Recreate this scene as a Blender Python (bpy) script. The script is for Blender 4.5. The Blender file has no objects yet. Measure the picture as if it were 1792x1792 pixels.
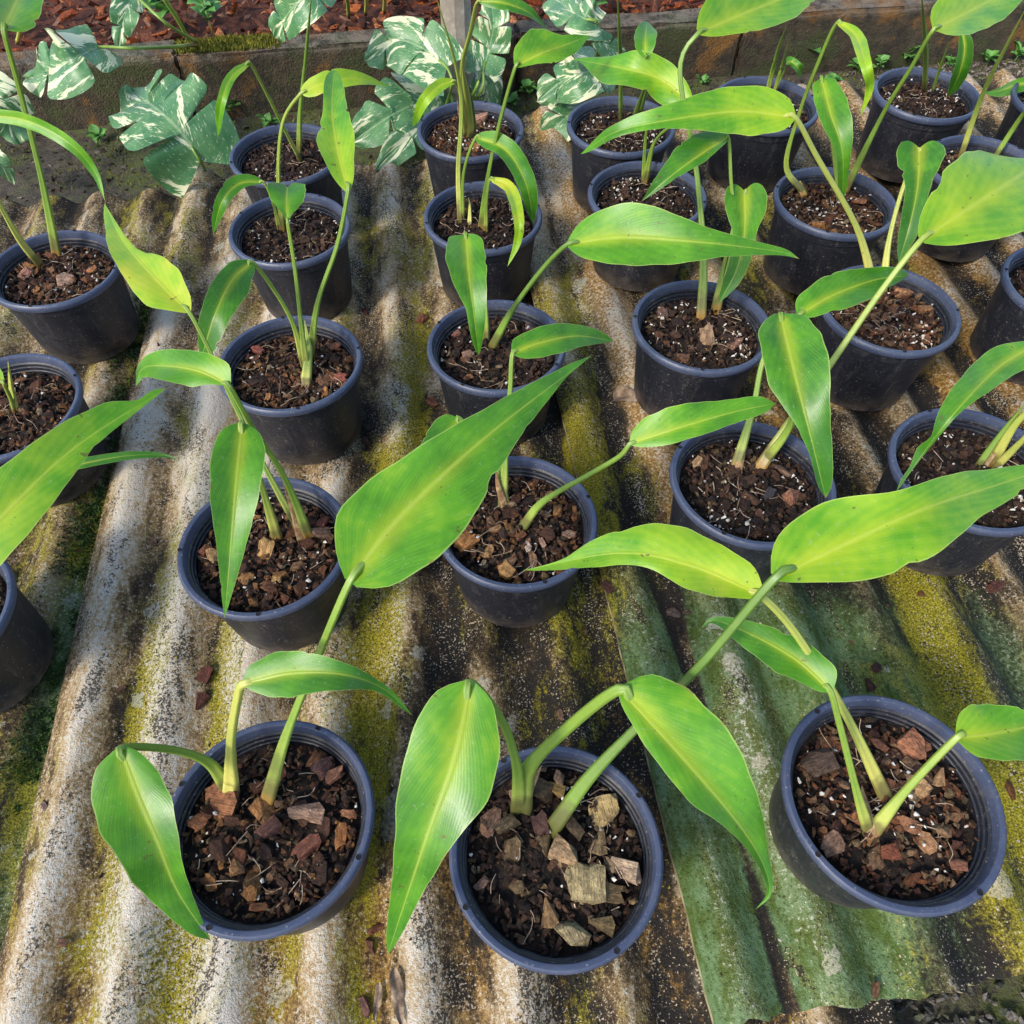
import bpy, bmesh, math, random
import numpy as np
from mathutils import Vector, Matrix

# ------------------------------------------------------------------ camera, sky, sun, exposure
scene = bpy.context.scene
col = scene.collection
CAM_H, PITCH, FPX, HALF = 0.655, math.radians(57), 1250.0, 896.0
cam_data = bpy.data.cameras.new('camera')
cam_data.sensor_fit = 'HORIZONTAL'
cam_data.angle = 2 * math.atan(HALF / FPX)
cam_data.clip_start = 0.01
cam_data.clip_end = 500
cam = bpy.data.objects.new('camera', cam_data)
cam.location = (0, 0, CAM_H)
cam.rotation_euler = (math.pi / 2 - PITCH, 0, 0)
col.objects.link(cam)
scene.camera = cam

SUN_EL = math.radians(40)
SUN_AZ = math.atan2(-0.62, -0.55)          # sun stands behind the camera, to its left
world = bpy.data.worlds.new('World')
scene.world = world
world.use_nodes = True
wn = world.node_tree.nodes
sky = wn.new('ShaderNodeTexSky')
sky.sky_type = 'NISHITA'
sky.sun_disc = False
sky.sun_elevation = SUN_EL
sky.sun_rotation = SUN_AZ
sky.air_density = 1.0
sky.dust_density = 1.6
world.node_tree.links.new(sky.outputs[0], wn['Background'].inputs[0])
wn['Background'].inputs[1].default_value = 0.15
sun_data = bpy.data.lights.new('sun', 'SUN')
sun_data.energy = 1.5
sun_data.angle = math.radians(10)
sun_data.color = (1.0, 0.93, 0.82)
sun = bpy.data.objects.new('sun', sun_data)
to_sun = Vector((math.sin(SUN_AZ) * math.cos(SUN_EL), math.cos(SUN_AZ) * math.cos(SUN_EL), math.sin(SUN_EL)))
sun.rotation_euler = to_sun.to_track_quat('Z', 'Y').to_euler()
sun.location = to_sun * 5
col.objects.link(sun)
scene.view_settings.view_transform = 'Standard'
scene.view_settings.look = 'None'
scene.view_settings.gamma = 1
scene.view_settings.use_curve_mapping = False
scene.view_settings.exposure = 1.3
scene.cycles.max_bounces = 6
scene.cycles.diffuse_bounces = 3
scene.cycles.glossy_bounces = 2
scene.cycles.transmission_bounces = 4

# ------------------------------------------------------------------ helpers
rnd = random.Random(7)
CF = Vector((0, math.cos(PITCH), -math.sin(PITCH)))
CU = Vector((0, math.sin(PITCH), math.cos(PITCH)))
CX = Vector((1, 0, 0))
CL = Vector((0, 0, CAM_H))


def at(x, y, z):
    """photo pixel + height above the sheets -> point"""
    d = CF * FPX + CX * (x - HALF) + CU * (HALF - y)
    return CL + d * ((z - CAM_H) / d.z)


def px(p):
    d = p - CL
    k = d.dot(CF)
    return Vector((HALF + FPX * d.x / k, HALF - FPX * d.dot(CU) / k))


def mesh_obj(name, verts, faces, mat=None, parent=None, smooth=True, uvs=None):
    me = bpy.data.meshes.new(name)
    me.from_pydata([tuple(v) for v in verts], [], faces)
    if smooth:
        me.polygons.foreach_set('use_smooth', [True] * len(me.polygons))
    if uvs is not None:
        lay = me.uv_layers.new(name='UVMap')
        vi = np.empty(len(me.loops), dtype=np.int32)
        me.loops.foreach_get('vertex_index', vi)
        lay.data.foreach_set('uv', np.asarray(uvs, dtype=np.float32)[vi].ravel())
    if mat:
        me.materials.append(mat)
    return link(name, me, parent)


def link(name, me, parent=None):
    o = bpy.data.objects.new(name, me)
    col.objects.link(o)
    if parent:
        o.parent = parent
    return o


def empty(name, loc=(0, 0, 0)):
    o = bpy.data.objects.new(name, None)
    o.empty_display_size = 0.02
    o.location = loc
    col.objects.link(o)
    return o


def tag(o, label=None, cat=None, group=None, kind=None):
    if label: o['label'] = label
    if cat: o['category'] = cat
    if group: o['group'] = group
    if kind: o['kind'] = kind
    return o


def spline(pts, n):
    """Catmull-Rom through pts, resampled to n points evenly spaced"""
    pts = [Vector(p) for p in pts]
    if len(pts) == 2:
        return [pts[0].lerp(pts[1], i / (n - 1)) for i in range(n)]
    P = [pts[0] * 2 - pts[1]] + pts + [pts[-1] * 2 - pts[-2]]
    fine = []
    for i in range(1, len(P) - 2):
        p0, p1, p2, p3 = P[i - 1], P[i], P[i + 1], P[i + 2]
        for k in range(20):
            t = k / 20
            fine.append(0.5 * ((2 * p1) + (p2 - p0) * t + (2 * p0 - 5 * p1 + 4 * p2 - p3) * t * t + (3 * p1 - p0 - 3 * p2 + p3) * t ** 3))
    fine.append(pts[-1])
    L = [0]
    for a, b in zip(fine, fine[1:]):
        L.append(L[-1] + (b - a).length)
    out, j = [], 0
    for i in range(n):
        s = L[-1] * i / (n - 1)
        while j < len(L) - 2 and L[j + 1] < s:
            j += 1
        w = (s - L[j]) / max(1e-9, L[j + 1] - L[j])
        out.append(fine[j].lerp(fine[j + 1], min(1, max(0, w))))
    return out


def tangents(p):
    n = len(p)
    return [(p[min(n - 1, i + 1)] - p[max(0, i - 1)]).normalized() for i in range(n)]


def tube(path, rad, sides=8, flat=1.0):
    V, F, U = [], [], []
    T = tangents(path)
    ref = Vector((0.3, 0.9, 0.1))
    n = len(path)
    for i, (p, t) in enumerate(zip(path, T)):
        a = t.cross(ref)
        a = a.normalized() if a.length > 1e-4 else t.orthogonal().normalized()
        b = t.cross(a)
        r = rad(i / (n - 1)) if callable(rad) else rad
        for k in range(sides):
            g = 2 * math.pi * k / sides
            V.append(p + a * (math.cos(g) * r) + b * (math.sin(g) * r * flat))
            U.append((i / (n - 1), k / sides))
    for i in range(n - 1):
        for k in range(sides):
            k2 = (k + 1) % sides
            F.append((i * sides + k, i * sides + k2, (i + 1) * sides + k2, (i + 1) * sides + k))
    F.append(tuple(range(sides))[::-1])
    F.append(tuple((n - 1) * sides + k for k in range(sides)))
    return V, F, U


def interp(tab, s):
    for (a, fa), (b, fb) in zip(tab, tab[1:]):
        if s <= b:
            t = (s - a) / (b - a)
            t = t * t * (3 - 2 * t) * 0.4 + t * 0.6
            return fa + (fb - fa) * t
    return tab[-1][1]


# --- value noise in numpy (for the sheets' stains)
_TAB = {}


def vnoise(x, y, seed):
    if seed not in _TAB:
        _TAB[seed] = np.random.RandomState(seed).rand(256, 256)
    tab = _TAB[seed]
    xi = np.floor(x).astype(int); yi = np.floor(y).astype(int)
    fx = x - xi; fy = y - yi
    fx = fx * fx * (3 - 2 * fx); fy = fy * fy * (3 - 2 * fy)
    g = lambda a, b: tab[a % 256, b % 256]
    return (g(xi, yi) * (1 - fx) + g(xi + 1, yi) * fx) * (1 - fy) + (g(xi, yi + 1) * (1 - fx) + g(xi + 1, yi + 1) * fx) * fy


def fbm(x, y, seed, o=4):
    s = 0; a = 1; t = 0
    for i in range(o):
        s = s + a * vnoise(x * 2 ** i, y * 2 ** i, seed + i)
        t += a; a *= 0.55
    return s / t


# ------------------------------------------------------------------ materials
class NT:
    def __init__(self, name):
        self.m = bpy.data.materials.new(name)
        self.m.use_nodes = True
        self.t = self.m.node_tree
        self.n = self.t.nodes
        self.b = self.n['Principled BSDF']

    def new(self, typ, **kw):
        o = self.n.new('ShaderNode' + typ)
        for k, v in kw.items():
            if k.startswith('i_'):
                o.inputs[k[2:].replace('_', ' ')].default_value = v
            else:
                setattr(o, k, v)
        return o

    def set(self, sock, v):
        if isinstance(v, bpy.types.NodeSocket):
            self.t.links.new(v, sock)
        else:
            sock.default_value = v

    def math(self, op, a, b=0.0, c=0.0, clamp=False):
        o = self.new('Math', operation=op, use_clamp=clamp)
        for s, v in zip(o.inputs, (a, b, c)):
            self.set(s, v)
        return o.outputs[0]

    def mix(self, f, a, b, mode='MIX'):
        o = self.new('Mix', data_type='RGBA', blend_type=mode)
        self.set(o.inputs[0], f)
        self.set(o.inputs[6], a if isinstance(a, bpy.types.NodeSocket) else (*a, 1))
        self.set(o.inputs[7], b if isinstance(b, bpy.types.NodeSocket) else (*b, 1))
        return o.outputs[2]

    def step(self, v, lo, hi):
        o = self.new('MapRange', interpolation_type='SMOOTHSTEP')
        self.set(o.inputs[0], v)
        o.inputs[1].default_value = lo; o.inputs[2].default_value = hi
        return o.outputs[0]

    def noise(self, vec, scale, detail=4, rough=0.6, dist=0.0):
        o = self.new('TexNoise')
        if vec is not None: self.set(o.inputs['Vector'], vec)
        o.inputs['Scale'].default_value = scale
        o.inputs['Detail'].default_value = detail
        o.inputs['Roughness'].default_value = rough
        o.inputs['Distortion'].default_value = dist
        return o.outputs[0]

    def bump(self, h, strength=0.4, dist=0.001, normal=None):
        o = self.new('Bump')
        self.set(o.inputs['Height'], h)
        o.inputs['Strength'].default_value = strength
        o.inputs['Distance'].default_value = dist
        if normal is not None: self.set(o.inputs['Normal'], normal)
        self.set(self.b.inputs['Normal'], o.outputs[0])
        return o.outputs[0]

    def obj_vec(self, scale=(1, 1, 1)):
        c = self.new('TexCoord')
        m = self.new('Mapping')
        self.set(m.inputs[0], c.outputs['Object'])
        m.inputs[3].default_value = scale
        return m.outputs[0]

    def geo_vec(self):
        return self.new('NewGeometry').outputs['Position']

    def attr(self, name):
        return self.new('Attribute', attribute_name=name).outputs['Fac']


def mat_leaf(name, variegated=False):
    k = NT(name)
    uv = k.new('UVMap').outputs[0]
    sep = k.new('SeparateXYZ'); k.set(sep.inputs[0], uv)
    s, v = sep.outputs[0], sep.outputs[1]
    av = k.math('ABSOLUTE', k.math('SUBTRACT', v, 0.5))
    av = k.math('MULTIPLY', av, 2.0)                       # 0 midrib .. 1 margin
    info = k.new('ObjectInfo')
    sc = k.new('SeparateColor'); k.set(sc.inputs[0], info.outputs['Color'])
    tone = sc.outputs[0]
    gp = k.geo_vec()
    n1 = k.noise(gp, 35, 3)
    # lateral veins sweep from the midrib towards the tip
    ph = k.math('SUBTRACT', k.math('MULTIPLY', s, 34.0), k.math('MULTIPLY', k.math('POWER', av, 0.8), 13.0))
    ph = k.math('ADD', ph, k.math('MULTIPLY', n1, 1.2))
    vein = k.math('SINE', k.math('MULTIPLY', ph, 6.2832))
    ph2 = k.math('SINE', k.math('MULTIPLY', ph, 6.2832 * 0.31))
    t2 = k.math('ADD', tone, k.math('MULTIPLY', k.math('SUBTRACT', n1, 0.5), 0.65))
    t2 = k.math('ADD', t2, k.math('MULTIPLY', ph2, 0.022))
    t2 = k.math('ADD', t2, k.math('MULTIPLY', k.math('SUBTRACT', 0.35, s), 0.20))   # older green towards the tip
    ramp = k.new('ValToRGB')
    e = ramp.color_ramp.elements
    e[0].position = 0.0; e[0].color = (0.022, 0.10, 0.012, 1)
    e[1].position = 1.0; e[1].color = (0.46, 0.46, 0.035, 1)
    for p, c in ((0.3, (0.034, 0.150, 0.008)), (0.55, (0.086, 0.270, 0.009)), (0.8, (0.255, 0.41, 0.014))):
        q = e.new(p); q.color = (*c, 1)
    k.set(ramp.inputs[0], t2)
    c = ramp.outputs[0]
    if variegated:
        c = k.mix(k.step(n1, 0.3, 0.75), (0.045, 0.150, 0.055), (0.115, 0.255, 0.095))
        cv = k.new('CombineXYZ')
        k.set(cv.inputs[0], k.math('MULTIPLY', ph, 0.8)); k.set(cv.inputs[1], k.math('MULTIPLY', av, 6.0))
        k.set(cv.inputs[2], k.math('MULTIPLY', info.outputs['Random'], 40))
        sp = k.noise(cv.outputs[0], 2.6, 4, 0.65)
        c = k.mix(k.math('MULTIPLY', k.step(sp, 0.60, 0.65), 0.85), c, (0.50, 0.56, 0.38))
        cv2 = k.new('CombineXYZ')
        k.set(cv2.inputs[0], k.math('MULTIPLY', ph, 0.16)); k.set(cv2.inputs[1], k.math('MULTIPLY', v, 2.4))
        k.set(cv2.inputs[2], k.math('MULTIPLY', info.outputs['Random'], 70))
        big = k.math('ADD', k.noise(cv2.outputs[0], 1.3, 3, 0.6), k.math('MULTIPLY', k.math('SUBTRACT', sp, 0.5), 0.3))
        c = k.mix(k.step(big, 0.545, 0.59), c, (0.62, 0.63, 0.40))
        rib = k.step(av, 0.05, 0.0)
        c = k.mix(k.math('MULTIPLY', rib, 0.5), c, (0.35, 0.45, 0.25))
    else:
        band = k.math('MULTIPLY', k.step(k.math('ADD', av, k.math('MULTIPLY', s, 0.25)), 0.50, 0.0), k.step(s, 1.0, 0.0))
        c = k.mix(k.math('MULTIPLY', band, 0.52), c, (0.42, 0.46, 0.018))
        rib = k.step(av, 0.085, 0.0)
        c = k.mix(k.math('MULTIPLY', rib, 0.38), c, (0.42, 0.50, 0.08))
        edge = k.step(av, 0.955, 0.99)
        c = k.mix(k.math('MULTIPLY', edge, 0.4), c, (0.48, 0.56, 0.16))
        fv = k.math('MULTIPLY', k.math('MULTIPLY', k.step(vein, 0.4, 1.0), k.step(k.noise(gp, 55, 2), 0.35, 0.7)), 0.13)
        c = k.mix(fv, c, (0.36, 0.48, 0.06))
        # brown and dark flecks here and there
        fl = k.noise(gp, 170, 2)
        c = k.mix(k.math('MULTIPLY', k.step(fl, 0.70, 0.735), 0.75), c, (0.10, 0.075, 0.015))
        dust = k.noise(gp, 420, 2)
        c = k.mix(k.math('MULTIPLY', k.step(dust, 0.62, 0.72), 0.22), c, (0.36, 0.40, 0.26))
        eb = k.math('MULTIPLY', k.step(av, 0.93, 1.0), k.step(k.noise(gp, 60, 2), 0.60, 0.68))
        c = k.mix(k.math('MULTIPLY', eb, 0.75), c, (0.20, 0.13, 0.04))
        tipb = k.math('MULTIPLY', k.step(s, 0.965, 1.0), k.step(info.outputs['Random'], 0.4, 0.6))
        c = k.mix(k.math('MULTIPLY', tipb, 0.7), c, (0.22, 0.16, 0.05))
    k.set(k.b.inputs['Base Color'], c)
    k.set(k.b.inputs['Roughness'], k.math('ADD', 0.24, k.math('MULTIPLY', n1, 0.3)))
    k.b.inputs['Specular IOR Level'].default_value = 0.42
    hgt = k.math('ADD', k.math('MULTIPLY', vein, 0.08), k.math('MULTIPLY', k.step(av, 0.09, 0.0), -1.2))
    hgt = k.math('ADD', hgt, k.math('MULTIPLY', k.noise(gp, 260, 3), 0.8))
    nb = k.bump(hgt, 0.26, 0.0006)
    tr = k.new('BsdfTranslucent')
    tc = k.mix(1.0, c, (1.25, 1.15, 0.5) if not variegated else (1.1, 1.1, 0.8), 'MULTIPLY')
    k.set(tr.inputs[0], tc)
    mx = k.new('MixShader')
    mx.inputs[0].default_value = 0.24 if not variegated else 0.2
    k.set(mx.inputs[1], k.b.outputs[0]); k.set(mx.inputs[2], tr.outputs[0])
    k.set(k.n['Material Output'].inputs[0], mx.outputs[0])
    return k.m


def mat_petiole():
    k = NT('petiole_skin')
    uv = k.new('UVMap').outputs[0]
    sep = k.new('SeparateXYZ'); k.set(sep.inputs[0], uv)
    info = k.new('ObjectInfo')
    sc = k.new('SeparateColor'); k.set(sc.inputs[0], info.outputs['Color'])
    g = k.geo_vec()
    n = k.noise(g, 160, 4)
    ramp = k.new('ValToRGB'); e = ramp.color_ramp.elements
    e[0].position = 0; e[0].color = (0.06, 0.13, 0.018, 1)
    e[1].position = 1; e[1].color = (0.46, 0.43, 0.10, 1)
    q = e.new(0.5); q.color = (0.165, 0.26, 0.035, 1)
    # pale sheath low on the stalk
    low = k.math('MULTIPLY', k.step(sep.outputs[0], 0.34, 0.06), 0.24)
    t = k.math('ADD', k.math('ADD', sc.outputs[0], low), k.math('MULTIPLY', k.math('SUBTRACT', n, 0.5), 0.3))
    k.set(ramp.inputs[0], t)
    c = k.mix(k.math('MULTIPLY', k.step(n, 0.66, 0.72), 0.55), ramp.outputs[0], (0.12, 0.13, 0.02))
    soilb = k.math('MULTIPLY', k.step(k.math('ADD', sep.outputs[0], k.math('MULTIPLY', n, 0.06)), 0.15, 0.09), 0.7)
    c = k.mix(soilb, c, (0.07, 0.045, 0.02))
    scar = k.math('MULTIPLY', k.step(sep.outputs[0], 0.045, 0.0), k.step(info.outputs['Random'], 0.45, 0.6))
    c = k.mix(k.math('MULTIPLY', scar, 0.7), c, (0.42, 0.18, 0.04))
    k.set(k.b.inputs['Base Color'], c)
    k.b.inputs['Roughness'].default_value = 0.45
    k.b.inputs['Subsurface Weight'].default_value = 0.0
    rid = k.math('SINE', k.math('MULTIPLY', sep.outputs[1], 6.2832 * 5))
    k.bump(k.math('ADD', rid, n), 0.25, 0.0005)
    return k.m


def mat_pot(rim=False):
    k = NT('pot_rim_plastic_skytint' if rim else 'pot_plastic')
    ob = k.obj_vec()
    n = k.noise(ob, 60, 5)
    d = k.noise(k.obj_vec((1, 1, 0.25)), 120, 5, 0.7)
    sp = k.noise(ob, 480, 2)
    base = (0.042, 0.054, 0.095) if rim else (0.010, 0.0112, 0.017)  # rim bluer and lighter: the sky it catches is put into the colour
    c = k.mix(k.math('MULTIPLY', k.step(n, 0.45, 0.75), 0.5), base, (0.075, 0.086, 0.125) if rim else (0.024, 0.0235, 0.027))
    c = k.mix(k.math('MULTIPLY', k.step(d, 0.52, 0.78), 0.45), c, (0.115, 0.10, 0.09))
    c = k.mix(k.math('MULTIPLY', k.step(sp, 0.66, 0.72), 0.55), c, (0.30, 0.27, 0.23))
    if not rim:                                           # splashed dirt low on the wall
        z = k.new('SeparateXYZ'); k.set(z.inputs[0], ob)
        dirt = k.math('MULTIPLY', k.step(z.outputs[2], 0.035, 0.0), k.step(n, 0.3, 0.7))
        c = k.mix(k.math('MULTIPLY', dirt, 0.5), c, (0.14, 0.11, 0.08))
    scr = k.noise(k.obj_vec((1.0, 1.0, 14)), 70, 3, 0.7)
    c = k.mix(k.math('MULTIPLY', k.step(scr, 0.64, 0.68), 0.4), c, (0.16, 0.15, 0.15))
    k.set(k.b.inputs['Base Color'], c)
    k.set(k.b.inputs['Roughness'], k.math('ADD', k.math('MULTIPLY', n, 0.25), 0.30 if rim else 0.36))
    k.b.inputs['Specular IOR Level'].default_value = 0.42
    w = k.noise(k.obj_vec((0.15, 0.15, 1)), 520, 3)
    k.bump(k.math('ADD', w, k.math('MULTIPLY', d, 0.8)), 0.35, 0.0008)
    return k.m


def mat_bark(name, use_obj=True, fs=1.0):
    k = NT(name)
    ob = k.obj_vec((1, 1, 1))
    info = k.new('ObjectInfo')
    if use_obj:
        c0 = info.outputs['Color']
    else:
        a = k.new('Attribute', attribute_name='tint'); c0 = a.outputs['Color']
    st = k.noise(k.obj_vec((70 * fs, 760 * fs, 760 * fs)), 1.0, 4, 0.75)
    n = k.noise(ob, 260 * fs, 5, 0.72)
    c = k.mix(k.step(st, 0.3, 0.75), k.mix(1.0, c0, (0.26, 0.23, 0.21), 'MULTIPLY'), c0)
    c = k.mix(k.math('MULTIPLY', k.step(n, 0.42, 0.75), 0.65), c, k.mix(1.0, c0, (1.9, 1.8, 1.65), 'MULTIPLY'))
    k.set(k.b.inputs['Base Color'], c)
    k.b.inputs['Roughness'].default_value = 0.82
    k.b.inputs['Specular IOR Level'].default_value = 0.3
    k.bump(k.math('ADD', st, k.math('MULTIPLY', n, 0.7)), 1.0, 0.003)
    return k.m


def mat_simple(name, c1, c2, scale, rough=0.85, bump=0.6, bd=0.002, spec=0.3, thresh=(0.35, 0.7)):
    k = NT(name)
    g = k.geo_vec()
    n = k.noise(g, scale, 6, 0.65)
    f = k.noise(g, scale * 6, 3)
    c = k.mix(k.step(n, *thresh), c1, c2)
    c = k.mix(k.math('MULTIPLY', k.step(f, 0.5, 0.8), 0.5), c, k.mix(1.0, c, (1.6, 1.55, 1.5), 'MULTIPLY'))
    k.set(k.b.inputs['Base Color'], c)
    k.b.inputs['Roughness'].default_value = rough
    k.b.inputs['Specular IOR Level'].default_value = spec
    k.bump(k.math('ADD', n, k.math('MULTIPLY', f, 0.5)), bump, bd)
    return k.m


def mat_sheet():
    k = NT('weathered_fibre_cement')
    ob = k.obj_vec()
    st = k.obj_vec((1, 0.42, 1))                            # stains run along the ridges
    light, moss, algae, rust = (k.attr(a) for a in ('light', 'moss', 'algae', 'rust'))
    nA = k.noise(st, 24, 3, 0.62, 0.5)
    nB = k.noise(st, 75, 4, 0.7)
    nS = k.noise(ob, 290, 4, 0.78)                          # crusty speckle, 2-5 mm
    nT = k.noise(ob, 620, 2, 0.7)
    dB = k.noise(st, 30, 3, 0.6, 0.8)
    c5 = lambda v, g: k.math('MULTIPLY', k.math('SUBTRACT', v, 0.5), g)
    add = lambda *a: a[0] if len(a) == 1 else k.math('ADD', a[0], add(*a[1:]))
    # bare cement from near-black to pale tan
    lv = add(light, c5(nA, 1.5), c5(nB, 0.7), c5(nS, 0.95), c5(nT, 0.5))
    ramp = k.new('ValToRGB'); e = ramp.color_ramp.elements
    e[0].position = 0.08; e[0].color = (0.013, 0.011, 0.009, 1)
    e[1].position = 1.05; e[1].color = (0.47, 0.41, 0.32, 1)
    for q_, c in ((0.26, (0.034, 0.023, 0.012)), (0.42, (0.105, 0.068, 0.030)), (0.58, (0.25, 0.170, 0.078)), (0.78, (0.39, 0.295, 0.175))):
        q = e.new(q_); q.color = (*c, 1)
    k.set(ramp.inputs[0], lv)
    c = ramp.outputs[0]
    # orange and ochre stains
    f = k.step(add(rust, c5(nB, 1.1), c5(nS, 0.5)), 0.34, 0.72)
    c = k.mix(k.math('MULTIPLY', f, 0.8), c, k.mix(k.step(nS, 0.35, 0.65), (0.13, 0.060, 0.008), (0.42, 0.235, 0.050)))
    # green and blue-green algae film
    f = k.step(add(algae, c5(nA, 0.8), c5(nS, 0.5)), 0.26, 0.62)
    ag = k.mix(k.step(add(nB, c5(nS, 0.4)), 0.36, 0.64), (0.060, 0.098, 0.014), (0.115, 0.195, 0.085))
    ag = k.mix(k.step(add(dB, c5(nT, 0.5)), 0.55, 0.72), ag, (0.115, 0.135, 0.025))
    ag = k.mix(k.step(add(nS, c5(nT, 0.6)), 0.42, 0.30), ag, (0.022, 0.030, 0.010))
    ag = k.mix(k.math('MULTIPLY', k.step(add(nS, c5(nA, 0.5)), 0.60, 0.68), 0.6), ag, (0.26, 0.31, 0.20))
    c = k.mix(k.math('MULTIPLY', f, 0.88), c, ag)
    # yellow-green moss dust
    f = k.step(add(moss, c5(nB, 1.1), c5(nS, 0.8)), 0.36, 0.70)
    c = k.mix(k.math('MULTIPLY', f, 0.85), c, k.mix(k.step(nT, 0.35, 0.65), (0.075, 0.070, 0.004), (0.33, 0.285, 0.012)))
    # crisp-edged lichen rosettes
    vo = k.new('TexVoronoi', feature='F1'); vo.inputs['Scale'].default_value = 34
    wob = k.new('VectorMath', operation='ADD'); k.set(wob.inputs[0], ob)
    wsc = k.new('VectorMath', operation='SCALE'); wsc.inputs['Scale'].default_value = 0.022
    wn_ = k.new('TexNoise'); k.set(wn_.inputs['Vector'], ob); wn_.inputs['Scale'].default_value = 90; wn_.inputs['Detail'].default_value = 3
    k.set(wsc.inputs[0], wn_.outputs['Color']); k.set(wob.inputs[1], wsc.outputs[0]); k.set(vo.inputs['Vector'], wob.outputs[0])
    cs = k.new('SeparateColor'); k.set(cs.inputs[0], vo.outputs['Color'])
    rad = k.math('MULTIPLY', k.math('SUBTRACT', cs.outputs[0], 0.45), 0.75)
    f = k.step(k.math('SUBTRACT', rad, vo.outputs['Distance']), 0.0, 0.03)
    f = k.math('MULTIPLY', f, k.step(add(light, c5(nA, 0.5)), 0.15, 0.5))
    f = k.math('MULTIPLY', f, k.step(nS, 0.36, 0.5))
    c = k.mix(k.math('MULTIPLY', f, 0.7), c, k.mix(cs.outputs[1], (0.29, 0.30, 0.24), (0.42, 0.37, 0.26)))
    # white crust where it is pale, black lichen in patches
    wv = add(nS, k.math('MULTIPLY', light, 0.20), c5(nA, 0.35), k.math('MULTIPLY', algae, -0.05))
    c = k.mix(k.math('MULTIPLY', k.step(wv, 0.665, 0.73), 0.75), c, (0.49, 0.455, 0.38))
    bv = add(k.noise(ob, 400, 3, 0.75), c5(dB, 1.15), k.math('MULTIPLY', light, 0.07), k.math('MULTIPLY', algae, -0.10), k.math('MULTIPLY', rust, -0.16), k.math('MULTIPLY', moss, -0.08))
    c = k.mix(k.math('MULTIPLY', k.step(bv, 0.585, 0.645), 0.88), c, (0.016, 0.014, 0.011))
    # tiny pale grit
    c = k.mix(k.math('MULTIPLY', k.step(add(k.noise(ob, 520, 1), c5(dB, 0.55), k.math('MULTIPLY', algae, -0.07)), 0.67, 0.71), 0.75), c, (0.46, 0.38, 0.27))
    k.set(k.b.inputs['Base Color'], c)
    k.b.inputs['Roughness'].default_value = 0.88
    k.b.inputs['Specular IOR Level'].default_value = 0.25
    k.bump(add(nS, k.math('MULTIPLY', nB, 1.2), k.math('MULTIPLY', nT, 0.5)), 0.8, 0.0028)
    return k.m


def mat_concrete():
    k = NT('old_concrete')
    g = k.geo_vec()
    z = k.new('SeparateXYZ'); k.set(z.inputs[0], g)
    n = k.noise(g, 9, 6, 0.65)
    n2 = k.noise(g, 45, 6, 0.7)
    n3 = k.noise(g, 300, 3)
    c = k.mix(k.step(n2, 0.3, 0.72), (0.018, 0.014, 0.007), (0.078, 0.055, 0.028))
    c = k.mix(k.math('MULTIPLY', k.step(n, 0.54, 0.64), 0.8), c, k.mix(n2, (0.11, 0.042, 0.005), (0.30, 0.14, 0.02)))
    c = k.mix(k.math('MULTIPLY', k.step(n, 0.51, 0.41), 0.85), c, (0.040, 0.050, 0.010))
    c = k.mix(k.math('MULTIPLY', k.step(n3, 0.6, 0.7), 0.3), c, (0.24, 0.20, 0.15))
    c = k.mix(k.math('MULTIPLY', k.math('MULTIPLY', k.step(z.outputs[2], 0.045, 0.060), k.step(n2, 0.35, 0.6)), 0.5), c, (0.22, 0.185, 0.14))
    k.set(k.b.inputs['Base Color'], c)
    k.b.inputs['Roughness'].default_value = 0.9
    k.bump(k.math('ADD', n2, k.math('MULTIPLY', n3, 0.7)), 1.0, 0.008)
    return k.m


def mat_soil_ground():
    k = NT('mossy_soil')
    g = k.geo_vec()
    n = k.noise(g, 7, 5, 0.6)
    n2 = k.noise(g, 60, 6, 0.7)
    n3 = k.noise(g, 330, 4, 0.7)
    c = k.mix(k.step(n2, 0.3, 0.7), (0.030, 0.024, 0.017), (0.105, 0.083, 0.055))
    c = k.mix(k.math('MULTIPLY', k.step(n, 0.40, 0.56), k.step(n2, 0.36, 0.56)), c, (0.070, 0.088, 0.016))
    c = k.mix(k.math('MULTIPLY', k.step(n3, 0.62, 0.7), 0.5), c, (0.26, 0.24, 0.20))
    k.set(k.b.inputs['Base Color'], c)
    k.b.inputs['Roughness'].default_value = 0.92
    k.bump(k.math('ADD', n2, n3), 0.9, 0.006)
    return k.m


M = {}
M['leaf'] = mat_leaf('leaf_blade')
M['monstera'] = mat_leaf('variegated_leaf', True)
M['petiole'] = mat_petiole()
M['pot'] = mat_pot()
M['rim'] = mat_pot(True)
M['bark'] = mat_bark('bark', True, 0.011)
M['crumb'] = mat_bark('bark_crumbs', False)
M['mulch'] = mat_bark('red_bark_mulch', False)
M['mix'] = mat_simple('potting_mix', (0.007, 0.005, 0.004), (0.030, 0.018, 0.012), 90, 0.9, 0.9, 0.003)
M['perlite'] = mat_simple('perlite', (0.36, 0.32, 0.26), (0.70, 0.67, 0.61), 260, 0.9, 0.5, 0.001)
M['sheet'] = mat_sheet()
M['sheet_edge'] = mat_simple('broken_cement_edge', (0.10, 0.085, 0.035), (0.34, 0.30, 0.17), 60, 0.9, 0.5)
M['concrete'] = mat_concrete()
M['soil'] = mat_soil_ground()
M['bedsoil'] = mat_simple('bed_soil', (0.04, 0.014, 0.008), (0.13, 0.042, 0.02), 60, 0.95, 0.8, 0.006)
M['hole'] = mat_simple('hole_dark', (0.006, 0.006, 0.008), (0.012, 0.012, 0.014), 50)
M['stone'] = mat_bark('gravel_stone', False)
M['wood'] = mat_simple('grey_wood', (0.20, 0.17, 0.135), (0.40, 0.35, 0.285), 22, 0.8, 0.5, 0.002)
M['mossgreen'] = mat_simple('moss_green', (0.012, 0.040, 0.006), (0.055, 0.115, 0.016), 70, 0.95, 0.4)
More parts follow.
